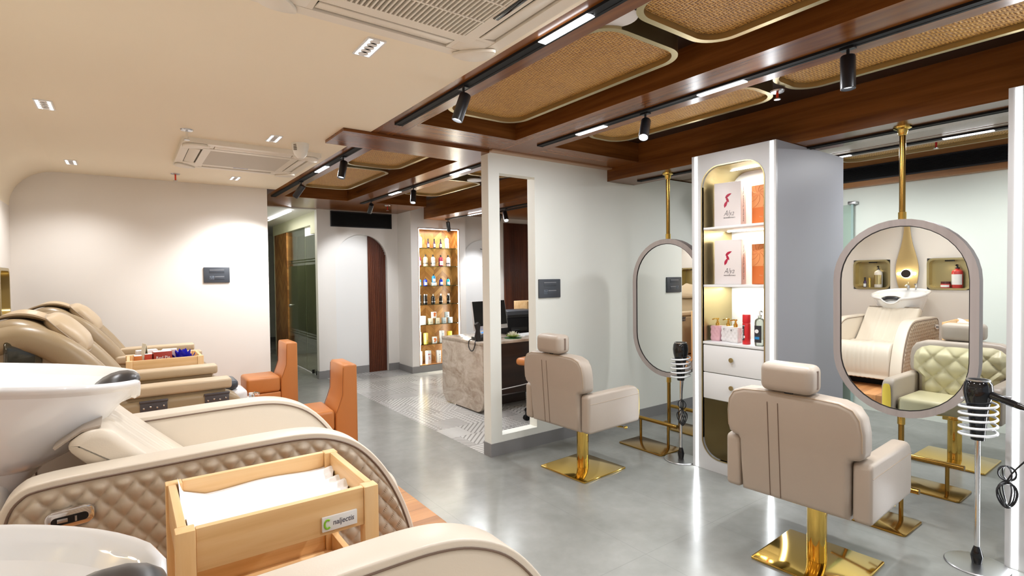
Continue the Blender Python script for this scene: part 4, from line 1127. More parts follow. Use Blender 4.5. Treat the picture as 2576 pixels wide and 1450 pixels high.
# ------------------------------------------------------------------ shampoo chairs (deck top DZ), basins
ARM = [(-.18, .19), (-.285, .45), (-.325, .68), (-.325, .79), (-.285, .865), (-.20, .892), (.10, .898), (.40, .902), (.56, .898), (.67, .872), (.77, .815), (.86, .715), (.935, .585), (.99, .44), (1.015, .31), (1.0, .21), (.93, .172), (.40, .165), (-.10, .168)]
def shampoo_chair(y, lab):
    """y = centre line; local x = world x"""
    t = thing('shampoo_chair', lab, 'shampoo chair', (0, y, 0), group='cream shampoo chairs')
    poly = smooth(ARM, 5)
    for s in (-1, 1):
        y0, y1 = (.30, .41) if s > 0 else (-.41, -.30)
        a = MB().prism(poly, 'XZ', y0, y1, .016, 3).build('armrest', M['leather_c'], t, 50)
        yo = s*.41
        inn = shrink(poly, .026)
        xs = [p[0] for p in inn]; x0, x1 = min(xs)+.002, max(xs)-.002
        def qf(u, v):
            x = x0+(x1-x0)*u; z0, z1 = vspan(inn, x); z = z0+(z1-z0)*v
            dx = min((x-x0)/.03, (x1-x)/.03, 1); dz = min((z-z0)/.03, (z1-z)/.03, 1)
            e = max(0, min(dx, dz))
            return (x, yo+s*(.0012+.0145*e*quilt(x+.02, z-.03, .062, .078, .55)), z)
        MB().grid(qf, 300, 150, flip=(s > 0)).build('quilted_panel', M['leather_q'], a, 70)
        MB().tube([(p[0], yo+s*.0025, p[1]) for p in shrink(poly, .022)], .0035, 6, True).build('outer_piping', M['seam'], a)
        MB().tube([(p[0], s*.30-s*.0015, p[1]) for p in shrink(poly, .020)], .003, 6, True).build('inner_piping', M['seam'], a)
    b = MB().prism(rrect(-.060, .060, -.029, .029, .024, 8), 'XZ', -.418, -.438, .005, 2, Matrix.Translation((-.155, 0, .775)) @ Matrix.Rotation(-.06, 4, 'Y')).build('control_bezel', M['chrome'], t)
    c = MB().prism(rrect(-.045, .045, -.012, .012, .011, 6), 'XZ', -.4385, -.4405, mat=Matrix.Translation((-.155, 0, .772)) @ Matrix.Rotation(-.06, 4, 'Y')).build('control_window', M['black_g'], b)
    MB().box(-.03, -.005, -.443, -.441, -.006, .006, .001, mat=Matrix.Translation((-.155, 0, .772))).box(.012, .017, -.443, -.441, -.008, .008, mat=Matrix.Translation((-.155, 0, .772))).build('control_button', M['steel'], b)
    # seat with pleats
    def pleated(prof, n_pl, y0, y1, name, closed_from, closed_to, depth=.006, nu=60):
        pr = smooth(prof, 5); n = len(pr)
        nor = []
        for i in range(n):
            (a, b_), (c_, d) = pr[i-1], pr[(i+1) % n]
            l = math.hypot(c_-a, d-b_) or 1; nor.append(((d-b_)/l, -(c_-a)/l))
        A = sum(pr[i][0]*pr[(i+1) % n][1]-pr[(i+1) % n][0]*pr[i][1] for i in range(n))
        sg = 1 if A > 0 else -1
        loops = []
        for j in range(nu+1):
            yy = y0+(y1-y0)*j/nu; q = (yy-y0)/(y1-y0)*2-1
            off = 0
            if abs(q) < .55: off = -depth*(1-abs(math.sin(PI*(q/.55)*n_pl/2)))**2
            e = 1-max(0, abs(q)-.93)/.07
            rr = -(1-math.sqrt(max(0, 1-(1-e)**2)))*.03
            loops.append([(p[0]+sg*nx*((off if closed_from <= i/n <= closed_to else 0)+rr), yy, p[1]+sg*nz*((off if closed_from <= i/n <= closed_to else 0)+rr)) for i, (p, (nx, nz)) in enumerate(zip(pr, nor))])
        return MB().loft(loops).build(name, M['leather_c'], t, 60)
    pleated([(.34, .26), (.93, .24), (.985, .30), (1.0, .42), (.985, .55), (.93, .63), (.82, .65), (.55, .615), (.36, .59)], 7, -.296, .296, 'seat', .1, .95)
    pleated([(.10, .50), (.30, .52), (.385, .575), (.30, .645), (.20, .738), (.09, .845), (.0, .935), (-.05, .985), (-.095, 1.0), (-.14, .985), (-.165, .945), (-.10, .86), (.0, .70)], 6, -.29, .29, 'backrest', .2, .6)
    MB().box(-.22, .80, -.27, .27, DZ+.001, .30, .01).build('plinth', M['black_m'], t)
    MB().prism([(-.205, .955), (-.175, .975), (-.13, 1.003), (-.08, 1.012), (-.08, 1.004), (-.13, .994), (-.172, .967), (-.20, .947)], 'XZ', -.27, .27, .002).build('back_flap', M['leather'], t)
    return t
S1 = shampoo_chair(2.54, 'cream shampoo chair with quilted side behind the wooden towel trolley')
S0 = dup(S1, (0.0, 0.76, 0), None, 'cream shampoo chair nearest the camera, only its curved arm in view')

def basin(y, lab):
    t = thing('wash_basin', lab, 'basin', (0, y, 0), group='white wash basins')
    cx0 = -.36
    n = 56
    def loop(sc_, zoff, inset=0.0, tiltk=.125, shiftx=0.0):
        L = []
        for i in range(n):
            a = 2*PI*i/n
            c, s = math.cos(a), math.sin(a)
            rx = .415 if c > 0 else .36
            ry = .305*(1-.10*max(0, c)**2)
            x = cx0+shiftx+math.copysign(abs(c)**(.72 if c > 0 else .92), c)*(rx*sc_-inset); y_ = math.copysign(abs(s)**(.88), s)*(ry*sc_-inset)
            z = 1.118+tiltk*(.045-x)*(1 if zoff > -.2 else .4)+zoff
            if c > .6 and sc_ > .9: z -= .060*math.exp(-(y_/.085)**4); x -= .020*math.exp(-(y_/.085)**4)
            L.append((x, y_, z))
        return L
    outer = [loop(.26, -.46, shiftx=-.12), loop(.36, -.37, shiftx=-.11), loop(.50, -.265, shiftx=-.08), loop(.68, -.15, shiftx=-.05), loop(.86, -.052, shiftx=-.015), loop(.96, -.016), loop(1.0, -.004), loop(1.0, .004), loop(.985, .012),
             loop(.965, .008), loop(.94, -.012), loop(.86, -.09, shiftx=-.02), loop(.68, -.22, shiftx=-.05), loop(.40, -.30, shiftx=-.08), loop(.08, -.31, shiftx=-.10)]
    MB().loft(outer).build('bowl', M['white_g'], t, 60)
    # neck rest : black gel saddle draped in the notch of the front rim
    loops = []
    for i in range(21):
        y_ = -.112+.224*i/20
        e = math.exp(-(y_/.085)**4)
        x = -.040-.9*y_*y_; z = 1.112-.018*(1-e)
        w_ = 1-.25*abs(y_/.112)**4
        loops.append([(x+.078*math.cos(a)*w_, y_, z+(.034*math.sin(a)*(1 if math.sin(a) > 0 else .6)+.020*math.cos(a)-.012*math.cos(a)**2)*w_) for a in [2*PI*k/18 for k in range(18)]])
    MB().loft(loops).build('neck_rest', plain('gel_black', (.018, .018, .022), .3), t, 60)
    tp = MB(); tp.cyl(-.64, 0, 1.20, 1.265, .02, 16); tp.tube([(-.64, 0, 1.255), (-.58, 0, 1.275), (-.53, 0, 1.262)], .011, 10); tp.tube([(-.64, 0, 1.265), (-.66, .01, 1.29), (-.70, .02, 1.305)], .007, 8)
    tp.cyl(-.62, -.09, 1.20, 1.25, .012, 12)
    tp.tube([(-.62, -.09, 1.25), (-.58, -.10, 1.285), (-.53, -.105, 1.28)], .011, 10)
    tp.build('tap', M['chrome'], t)
    MB().box(-.70, -.34, -.12, .12, DZ+.001, .86, .03, 3).build('pedestal', M['white'], t)
    MB().tube(smooth([(-.36, -.10, .74), (-.33, -.16, .6), (-.36, -.2, .45), (-.40, -.18, .3)], 5, False), .012, 8).build('hose', M['black'], t)
    return t
B1 = basin(2.54, 'white wash basin with black neck rest behind the quilted shampoo chair')
dup(B1, (0, .76, 0), None, 'white wash basin nearest the camera, at the lower left corner')

# ------------------------------------------------------------------ wooden trolleys
def trolley(loc, lab, shelf2=True):
    t = thing('wooden_trolley', lab, 'trolley', loc, group='wooden trolleys')
    W, D, T = .50, .41, .75
    for ix, x in enumerate((0, W-.042)):
        for iy, y in enumerate((0, D-.042)):
            MB().box(x, x+.042, y, y+.042, 0, T, .003).build('leg', M['pine_z'], t)
    for z0, z1 in ((T-.108, T-.0003), (.36, .45)):
        if z0 < .5: z0, z1 = .40, .47
        for y in (.006, D-.026): MB().box(.0425, W-.0425, y, y+.02, z0, z1, .002).build('side_board', M['pine'], t)
        for x in (.006, W-.026): MB().box(x, x+.02, .0425, D-.0425, z0, z1, .002).build('end_board', M['pine_y'], t)
        MB().box(.0265, W-.0265, .0265, D-.0265, z0+.004, z0+.014).build('tray_floor', M['pine'], t)
    return t
TX, TY, TZ = .080, 1.468, DZ
tr1 = trolley((TX, TY, TZ), 'wooden trolley holding a white towel in front of the quilted shampoo chair')
MB().box(.338, .435, -.002, .0055, .655, .695, .001).build('label_plate', M['card'], tr1)
text('label_text', 'naljectis', .0215, plain('label_ink', (.10, .10, .14), .5), tr1, (.396, -.0025, .676), (PI/2, 0, 0), shear=.15, sx=.86)
mb = MB(); mb.tube([(.352+.008*math.cos(a), -.0028, .675+.012*math.sin(a)) for a in [.9+4.6*i/12 for i in range(13)]], .0028, 6)
mb.build('label_mark', plain('label_green', (.25, .55, .03), .5), tr1)
# folded towel with a ruffled edge
t = thing('towel', 'folded white towel with ruffled edge lying in the wooden trolley', 'towel', (TX, TY, TZ))
def tw_f(u, v):
    x = .03+.44*u; y = .03+.35*v
    z = .690+.004*math.sin(9*u+3*v)+.004*math.sin(15*v)
    e = max(0, u-.86)/.14; z += e*(.010+.006*math.sin(34*v+9*u)+.004*math.sin(61*v+1.3))
    x += e*.006*math.sin(30*v)
    z += max(0, .03-u)/.03*(.03+.02*math.sin(9*v)) if u < .03 else 0
    c = max(0, 1-math.hypot((u-.0)/.16, (v-1)/.22)); z += .022*c
    z += .010*max(0, v-.9)/.1
    z -= .003 if .755 < v < .775 else 0
    return (x, y, z)
MB().grid(tw_f, 90, 60).build('towel_top', M['cloth'], t, 70)
MB().box(.032, .468, .032, .378, .660, .684, .008).build('towel_fold', M['cloth'], t)
tr2 = trolley((-.015, 4.83, DZ), 'wooden trolley with snacks between the two reclining chairs')
def snack(x, y, rz, w_, d_, h_, mat, lab, txt=None, top=None):
    t = thing('snack_box', lab, 'snack box', (x, y, DZ+.658), rz, group='snack boxes')
    MB().box(-w_/2, w_/2, -d_/2, d_/2, 0, h_, .002).build('box_body', mat, t)
    MB().box(-w_/2+.002, w_/2-.002, -d_/2+.002, d_/2-.002, h_+.0002, h_+.001).build('box_top', top or M['card'], t)
    mb = MB()
    for k in range(3): mb.ball(-w_/2+w_*(.2+.3*k), -d_/2-.0012, h_*.3, w_*.12, .0008, h_*.18, 10, 6)
    mb.build('food_picture', M['orange_p'], t)
    if txt: text('box_text', txt, .030, M['card'], t, (0, -d_/2-.0015, h_*.68), (PI/2, 0, 0))
mr = plain('snack_red', (.32, .03, .015), .4)
snack(.215, 4.94, .08, .12, .10, .14, mr, 'dark red snack box with lettering in the trolley tray', 'Red Pie')
snack(.27, 5.08, -.15, .10, .09, .135, plain('snack_white', (.7, .55, .5), .4), 'pale snack box lying behind the dark red one', None)
snack(.06, 4.93, .05, .05, .08, .12, plain('snack_o', (.55, .16, .03), .4), 'small orange snack box at the tray end')
snack(.13, 4.95, -.1, .05, .08, .125, plain('snack_r', (.50, .06, .03), .4), 'small red snack box beside the tent card')
snack(.12, 5.10, .1, .14, .08, .14, plain('snack_w', (.78, .72, .70), .4), 'white snack box behind the tent card')
t = thing('tent_card', 'folded white tent card standing among the snack boxes', 'card', (.105, 5.005, DZ+.656), .2)
MB().prism([(-.03, 0), (-.028, 0), (.0, .195), (.028, 0), (.03, 0), (.001, .202), (-.001, .202)], 'XZ', -.055, .055).build('folded_sheet', M['card_y'], t)
MB().box(.008, .022, -.0565, -.0555, .02, .05).build('print_mark', M['coral'], t)
t = thing('cloth_flower', 'blue artificial flower lying in the snack trolley', 'flower', (.355, 4.97, DZ+.660))
mb = MB()
for ring, (n, r0, r1, el, hgt) in enumerate(((7, .012, .085, .55, .09), (6, .01, .06, 1.0, .115), (4, .006, .03, 1.35, .125))):
    for k in range(n):
        a = 2*PI*k/n+ring*.4
        def pf(u, v, a=a, r0=r0, r1=r1, el=el, hgt=hgt):
            w_ = .030*math.sin(PI*min(1, .12+.88*v))**.7*(2*u-1)
            r = r0+(r1-r0)*v; z = .008+hgt*v**(1.6 if el < .8 else .9)+.010*(2*u-1)**2
            return (r*math.cos(a)-w_*math.sin(a), r*math.sin(a)+w_*math.cos(a), z)
        mb.grid(pf, 5, 6)
mb.build('petals', M['petal_b'], t, 70)
MB().prism(smooth([(.02, -.03), (.09, -.045), (.10, -.02), (.04, .0)], 4), 'XY', .004, .006).build('leaf', M['leaf'], t)

# ------------------------------------------------------------------ reclining pedicure chairs
def recliner(y, lab, dy=.37):
    t = thing('reclining_chair', lab, 'recliner', (0, y, 0), group='tan reclining chairs')
    prof = smooth([(-.16, .19), (-.20, .45), (-.17, .66), (-.10, .765), (.02, .785), (.40, .79), (.53, .775), (.60, .70), (.64, .55), (.655, .35), (.63, .19), (.25, .165)], 5)
    for s in (-1, 1):
        y0, y1 = sorted((s*(dy-.13), s*(dy+.035)))
        a = MB().prism(prof, 'XZ', y0, y1, .03, 4).build('armrest', M['leather_r'], t, 50)
        yc = s*(dy-.045)
        # upper pad and the lower hinged flap
        MB().box(-.09, .535, yc-.075, yc+.055, .806, .872, .018, 4).build('arm_pad', M['leather_rp'], a, 50)
        MB().box(-.05, .50, yc-.05, yc+.03, .785, .807, .004).build('pad_base', M['leather_r'], a)
        if s < 0:
            for x in (.05, .38):
                h = MB().box(x, x+.135, s*(dy+.0375)-.002, s*(dy+.0375)+.002, .722, .778, .001).box(x-.004, x+.139, *sorted((s*(dy+.046), s*(dy+.030))), .776, .790, .004).build('hinge', plain('hinge_grey', (.10, .09, .095), .4, .3), a)
                mb = MB()
                for k in range(4): mb.ball(x+.018+.033*k, s*(dy+.0405), .745+.006*(k % 2), .0055, .003, .0055, 8, 6)
                mb.build('screws', M['chrome'], h)
    MB().box(-.10, .62, -(dy-.132), dy-.132, .40, .62, .06, 5).build('seat', M['leather_r'], t, 50)
    MB().box(-.35, .60, -.30, .30, DZ+.001, .40, .02).build('plinth', M['leather_r'], t)
    bp = smooth([(.06, .50), (.02, .62), (-.07, .82), (-.17, .985), (-.28, 1.14), (-.38, 1.245), (-.47, 1.29), (-.56, 1.285), (-.63, 1.22), (-.64, 1.12), (-.52, .88), (-.36, .62), (-.22, .46)], 5)
    loops = []
    N = 22; hw = .315
    cxm = sum(p[0] for p in bp)/len(bp); czm = sum(p[1] for p in bp)/len(bp)
    for j in range(N+1):
        q = -1+2*j/N; k = (1-abs(q)**4)**.25 if abs(q) < 1 else 0.0
        k = max(k, .72) if abs(q) < 1 else .70
        k2 = .70+.30*math.sqrt(max(0, 1-max(0, (abs(q)-.70)/.30)**2))
        dip = -.02*math.cos(q*PI/2)**2
        loops.append([(cxm+(p[0]-cxm)*k2, q*hw, czm+(p[1]-czm)*k2+(dip if p[0] > cxm else 0)) for p in bp])
    MB().loft(loops).build('backrest', M['leather_r'], t, 60)
    for s in (-1, 1):
        MB().tube(smooth([(.04, s*.30, .60), (-.06, s*.315, .80), (-.18, s*.325, .98), (-.31, s*.32, 1.12), (-.45, s*.30, 1.19), (-.58, s*.28, 1.17)], 5, False), .075, 14).build('side_bolster', M['leather_r'], t, 60)
    pq = Matrix.Translation((-.285, 0, 1.19)) @ Matrix.Rotation(.85, 4, 'Y')
    def pil(u, v, sg):
        x, yy = 2*u-1, 2*v-1
        pinch = 1-.10*(x*x*yy*yy)
        edge = max(0, (1-abs(x)**2.6))*max(0, (1-abs(yy)**3.0))
        wr = .004*math.sin(14*x+3*yy)*math.exp(-((abs(x)-.8)/.25)**2)
        return tuple(pq @ Vector((x*.15*(1-.12*yy*yy), yy*.225*(1-.10*x*x), sg*(.068*edge**.55+wr*edge))))
    mb = MB(); mb.grid(lambda u, v: pil(u, v, 1), 24, 30); mb.grid(lambda u, v: pil(u, v, -1), 24, 30, flip=True)
    p = mb.build('head_pillow', M['leather_rp'], t, 60)
    ed = [tuple(pq @ Vector((x*.15*(1-.12*yy*yy), yy*.225*(1-.10*x*x), 0))) for x, yy in [(1, -1+2*i/12) for i in range(12)]+[(1-2*i/8, 1) for i in range(8)]+[(-1, 1-2*i/12) for i in range(12)]+[(-1+2*i/8, -1) for i in range(8)]]
    MB().tube(ed, .0035, 6, True).build('pillow_seam', M['seam_l'], p)
    fl = smooth([(-.33, 1.235), (-.39, 1.272), (-.46, 1.297), (-.53, 1.302), (-.60, 1.283), (-.66, 1.25), (-.72, 1.225)], 4, False)
    lo = [[(x, -.20+.40*j/10, z+.006*math.sin(j*1.1+i*.3)+(.012 if j in (0, 10) else 0)) for j in range(11)] for i, (x, z) in enumerate(fl)]
    mb = MB()
    up = [[(a, b, c+.010) for a, b, c in r] for r in lo]
    mb.loft([r+u[::-1] for r, u in zip(lo, up)])
    mb.build('pillow_flap', M['leather_rp'], t, 60)
    return t
R1 = recliner(4.19, 'tan leather reclining chair with hinged arm, nearer of the two by the back wall')
recliner_far = dup(R1, (0, 5.83, 0), None, 'tan leather reclining chair farthest back, against the plain back wall')
t = thing('remote_control', 'grey remote in a plastic bag on the nearer reclining chair', 'remote', (-.46, 3.86, 1.04), .3)
MB().box(-.06, .05, -.012, .012, 0, .11, .008).build('remote_body', M['dkgrey'], t)
MB().box(-.075, .08, -.02, .02, -.01, .145, .012).build('plastic_bag', M['film'], t)
MB().box(-.03, .03, -.018, .0, -.12, -.011, .004).build('holder', M['black'], t)

def tub(y, lab):
    t = thing('foot_tub', lab, 'foot tub', (.0, y, DZ), group='white foot tubs')
    o = rrect(.665, .91, -.23, .23, .06, 6); i_ = rrect(.69, .885, -.205, .205, .045, 6)
    MB().ring(o, i_, 'XY', .001, .30).build('tub_wall', M['white_g'], t)
    MB().prism(i_, 'XY', .10, .12).build('tub_floor', M['white_g'], t)
    MB().box(.665, .72, -.17, .06, .3005, .50, .02, 3).box(.55, .665, -.17, .06, .475, .595, .035, 4).build('white_cap', M['white_g'], t)
    MB().box(.50, .61, -.16, .05, .596, .665, .03, 4).build('foot_cushion', M['dkgrey'], t)
    mb = MB()
    for k in (-.12, -.07): mb.cyl(.70, k, .5005, .545, .016, 14)
    mb.tube([(.70, -.095, .53), (.72, -.095, .545), (.75, -.095, .535)], .012, 8)
    mb.build('tap', M['chrome'], t)
tub(4.19, 'white foot tub with dark cushion at the foot of the nearer reclining chair')

# ------------------------------------------------------------------ orange pedicure stools
def stool(y, rz, lab):
    t = thing('pedicure_stool', lab, 'stool chair', (1.405, y, DZ), rz, group='orange pedicure stools')
    MB().box(-.47, -.165, -.18, .18, .001, .215, .012, 3).build('seat_base', M['leather_o'], t, 50)
    MB().box(-.478, -.168, -.184, .184, .217, .375, .028, 4).build('seat_cushion', M['leather_o'], t, 50)
    sp = [(-.16, .001), (0, .001), (0, .69), (-.012, .70), (-.095, .70), (-.105, .69), (-.108, .60), (-.112, .48), (-.135, .41), (-.158, .35), (-.164, .28)]
    b = MB().prism(sp, 'XZ', -.18, .18, .012, 3).build('backrest', M['leather_o'], t, 50)
    for s in (-1, 1): MB().tube([(x, s*.1815, z) for x, z in ((-.104, .68), (-.108, .60), (-.112, .48), (-.135, .41), (-.158, .35))], .002, 6).build('side_seam', plain('seam_o', (.30, .09, .02), .5), b)
    MB().tube([(.002, -.04, .60), (.022, -.04, .60), (.022, .04, .60), (.002, .04, .60)], .006, 8).build('pull_handle', M['chrome'], t)
stool(4.10, -.05, 'orange leather stool chair at the foot of the nearer reclining chair')
stool(5.86, .0, 'orange leather stool chair farther back at the edge of the back wall')
# ------------------------------------------------------------------ bottle display
t = thing('bottle_display', 'lit wall display with herringbone back and six glass shelves', 'display niche', (NX0, YN, NB0))
W_, H_ = NX1-NX0, NB1-NB0
MB().box(.001, W_-.001, .25, .262, .001, H_-.001).build('back_board', M['chevron'], t)
MB().box(.001, .011, .001, .249, .012, H_-.001).build('side_board', M['chevron'], t)
MB().box(W_-.011, W_-.001, .001, .249, .012, H_-.001).build('side_board', M['chevron_y'], t)
MB().box(.001, W_-.001, .001, .249, .001, .0115).build('floor_board', M['deck'], t)
MB().box(.011, W_-.011, .001, .249, H_-.012, H_-.001).build('top_board', M['deck'], t)
SZ = [1.965, 1.673, 1.362, 1.063, .745, .432]
for z in SZ: MB().box(.012, W_-.012, .03, .248, z-NB0-.008, z-NB0).build('glass_shelf', M['glass_shelf'], t)
MB().box(.0115, .0205, .002, .016, .02, H_-.02).build('light_strip', M['led_warm'], t)
MB().box(W_-.028, W_-.0115, .002, .016, .02, H_-.02).build('light_strip', M['led'], t)
MB().box(.03, W_-.03, .002, .016, H_-.024, H_-.0125).build('light_strip', M['led'], t)
lamp('side_light', 'AREA', (W_-.035, .03, H_/2), t, 11, (1, .93, .75), shape='RECTANGLE', size=H_*.95, size_y=.02).rotation_euler = (0, PI/2, 0)
lamp('side_light', 'AREA', (.03, .03, H_/2), t, 11, (1, .93, .75), shape='RECTANGLE', size=H_*.95, size_y=.02).rotation_euler = (0, -PI/2, 0)
lamp('top_light', 'AREA', (W_/2, .05, H_-.03), t, 9, (1, .95, .8), shape='RECTANGLE', size=.6, size_y=.02)

YI = YN+.075
def bottle(x, z, wd, h, body, cap, lab, grp, kind='pump', band=None, label=True):
    t = thing('bottle', lab, 'bottle', (x, YI, z), group=grp)
    r = wd/2
    if kind == 'slim':
        pr = [(0, 0), (r*.95, 0), (r, .006), (r, h*.45), (r*.55, h*.62), (r*.5, h*.68), (0, h*.68)]; c0 = .68; cr = r*.52
    elif kind == 'spray':
        pr = [(0, 0), (r*.95, 0), (r, .006), (r, h*.78), (r*.7, h*.86), (0, h*.86)]; c0 = .86; cr = r*.6
    elif kind == 'can':
        pr = [(0, 0), (r*.95, 0), (r, .005), (r, h*.9), (0, h*.9)]; c0 = .90; cr = r*.98
    else:
        pr = [(0, 0), (r*.95, 0), (r, .006), (r, h*.66), (r*.8, h*.76), (r*.36, h*.82), (0, h*.82)]; c0 = .82; cr = r*.36
    MB().lathe(pr, 20).build('bottle_body', body, t)
    MB().lathe([(0, h*c0+.0003), (cr, h*c0+.0003), (cr, h), (0, h)], 14).build('cap', cap, t)
    if label:
        a0 = -PI/2-.9
        MB().grid(lambda u, v: ((r+.001)*math.cos(a0+1.8*u), (r+.001)*math.sin(a0+1.8*u), h*(.10+.36*v)), 10, 1).build('label', M['card'], t)
    if band is not None:
        MB().lathe([(r+.0008, h*.22), (r+.0012, h*.22), (r+.0012, h*.29), (r+.0008, h*.29), (r+.0008, h*.22)], 20).build('band', band, t)
bw = plain('bottle_ivory', (.86, .84, .78), .35); cy = plain('cap_amber', (.85, .45, .05), .3); pk = plain('bottle_pink', (.78, .60, .60), .3); cr_ = plain('bottle_cream', (.80, .62, .40), .3); rd = plain('bottle_red', (.35, .02, .06), .25)
g = 'bottles on the top glass shelf'
bottle(3.775, SZ[0], .060, .215, bw, cy, 'white tall bottle with amber cap, left end of the top glass shelf', g)
for k, x in enumerate((3.914, 4.024, 4.139)):
    bottle(x, SZ[0], .043, .15, M['plum'], M['black'], 'small dark purple bottle on the top glass shelf, '+('first', 'middle', 'last')[k]+' of the three', g, 'slim')
bottle(4.253, SZ[0], .066, .205, bw, cy, 'white tall bottle with amber cap, right of the purple bottles', g)
g = 'bottles on the second glass shelf'
bottle(3.752, SZ[1], .06, .184, rd, M['black'], 'dark red bottle with white label, left end of the second shelf', g, band=M['ink'])
bottle(3.864, SZ[1], .072, .186, cr_, M['black'], 'cream bottle with black cap and band on the second shelf', g, band=M['ink'], label=False)
bottle(3.996, SZ[1], .072, .186, pk, M['black'], 'pale pink bottle in the middle of the second shelf', g, band=M['ink'])
bottle(4.138, SZ[1], .074, .182, rd, M['black'], 'dark red bottle with pink foot, right of the middle on the second shelf', g, band=M['ink'])
bottle(4.274, SZ[1], .072, .182, pk, M['black'], 'pale pink bottle at the lit right end of the second shelf', g, band=M['ink'], label=False)
g = 'bottles on the third glass shelf'
bottle(3.752, SZ[2], .055, .128, M['teal'], M['black'], 'turquoise bottle at the left end of the third shelf', g)
bottle(3.857, SZ[2], .062, .126, M['blue'], M['black'], 'deep blue bottle left of the raised bottle on the third shelf', g)
bottle(4.138, SZ[2], .060, .126, M['blue'], M['black'], 'deep blue bottle right of the raised bottle on the third shelf', g)
bottle(4.267, SZ[2], .062, .126, M['teal'], M['black'], 'turquoise bottle at the right end of the third shelf', g)
t = thing('display_block', 'white block under the middle blue bottle of the third shelf', 'display block', (4.004, YI, SZ[2]))
MB().box(-.036, .036, -.036, .036, 0, .05, .003).build('block', M['card'], t)
bottle(4.004, SZ[2]+.0505, .062, .134, M['sky'], M['black'], 'sky blue bottle raised on a white block, middle of the third shelf', g)
g = 'bottles on the fourth glass shelf'
for k, (x, w_, lb, kd) in enumerate(((3.752, .045, 'black bottle at the left end of the fourth shelf', 'can'), (3.849, .065, 'stout black can with steel top on the fourth shelf', 'can'), (3.989, .065, 'black bottle with chrome neck in the middle of the fourth shelf', 'pump'), (4.128, .056, 'black bottle with chrome neck, fourth along on the fourth shelf', 'pump'), (4.269, .055, 'black spray bottle at the right end of the fourth shelf', 'spray'))):
    bottle(x, SZ[3], w_, .165, M['black_g'], M['chrome'], lb, g, kd, label=False, band=M['steel'])
def carton(x, z, w_, h, mat, lab, grp, deco=None, d=.05, rz=0.0):
    t = thing('carton', lab, 'carton', (x, YI, z), rz, group=grp)
    MB().box(-w_/2, w_/2, -d/2, d/2, 0, h, .0015).build('carton_body', mat, t)
    if deco is not None:
        mb = MB(); r2 = random.Random(int(x*1000))
        for k in range(deco[1]):
            mb.ball(r2.uniform(-.28, .28)*w_, -d/2-.0008, h*r2.uniform(.25, .8), w_*deco[2], .0006, w_*deco[2]*1.3, 10, 6)
        mb.build('print', deco[0], t)
    else:
        MB().box(-w_*.22, w_*.22, -d/2-.0008, -d/2-.0002, h*.30, h*.36).build('print', M['grey'], t)
g = 'cartons on the fifth glass shelf'
carton(3.793, SZ[4], .100, .137, M['card'], 'white carton with blue flowers, left end of the fifth shelf', g, (M['card_b'], 7, .14), .06)
carton(3.934, SZ[4], .074, .094, M['card_y'], 'cream carton left below the carton with orange flower', g)
carton(4.060, SZ[4], .062, .094, M['card_y'], 'cream carton right below the carton with orange flower', g, None, .05)
carton(3.996, SZ[4]+.0945, .072, .100, M['card'], 'white carton with orange flower stacked on two cream cartons', g, (M['orange'], 5, .2))
carton(4.180, SZ[4], .064, .094, M['card_b'], 'blue grey carton left of the pair at the right end of the fifth shelf', g)
carton(4.292, SZ[4], .070, .094, M['card_b'], 'blue grey carton at the far right of the fifth shelf', g)
carton(4.236, SZ[4]+.0945, .064, .088, M['card_b'], 'blue grey carton stacked on top of two others', g)
g = 'cartons on the sixth glass shelf'
carton(3.742, SZ[5], .030, .198, M['card'], 'narrow white carton at the left end of the sixth shelf', g)
carton(3.852, SZ[5], .055, .175, M['card_g'], 'yellow carton on the sixth shelf', g, None, .05, .5)
carton(4.001, SZ[5], .072, .105, M['card'], 'low white carton with red flower on the sixth shelf', g, (M['orange'], 4, .18))
carton(4.136, SZ[5], .070, .195, M['card'], 'tall white carton with blue patch behind the desk corner', g, (M['card_b'], 3, .2))
carton(4.278, SZ[5], .072, .175, M['card_g'], 'yellow carton at the right end just above the desk', g)
g = 'cartons on the display floor'
carton(3.752, NB0+.012, .034, .21, M['card'], 'narrow white carton standing at the bottom left of the display', g)
carton(3.888, NB0+.012, .074, .21, M['card'], 'white carton with red petals at the bottom of the display', g, (M['red'], 9, .09), .06, .25)
carton(4.071, NB0+.012, .056, .20, M['card'], 'white carton with plum stripe at the bottom near the desk', g, (M['plum'], 3, .1), .06, .2)

# slatted wood
def slats(name, lab, x0, x1, y, z0, fz, pitch=.0155):
    t = thing(name, lab, 'slatted panel', (0, y, 0), group='slatted wood panels')
    n = int((x1-x0)/pitch)
    mb = MB(); mb2 = MB()
    for k in range(n):
        x = x0+pitch*k
        zt = min(fz(x+.002), fz(x+pitch-.006))
        mb.box(x+.001, x+pitch-.004, -.022, -.006, z0, zt, .002, 1)
        mb2.box(x, x+pitch, -.0058, 0, z0, zt)
    mb.build('slats', M['slat'], t); mb2.build('backing', M['darkwood'], t)
slats('slat_panel', 'dark red slatted wood filling one side of the arched recess', 3.098, 3.396, YA+.0695, .001, lambda x: AZ+math.sqrt(max(0, AR*AR-(x-AC_)**2))-.004)
slats('slat_panel', 'dark red slatted wood panel seen through the partition slot', 5.46, 6.1, Y2-.001, .001, lambda x: 2.45)

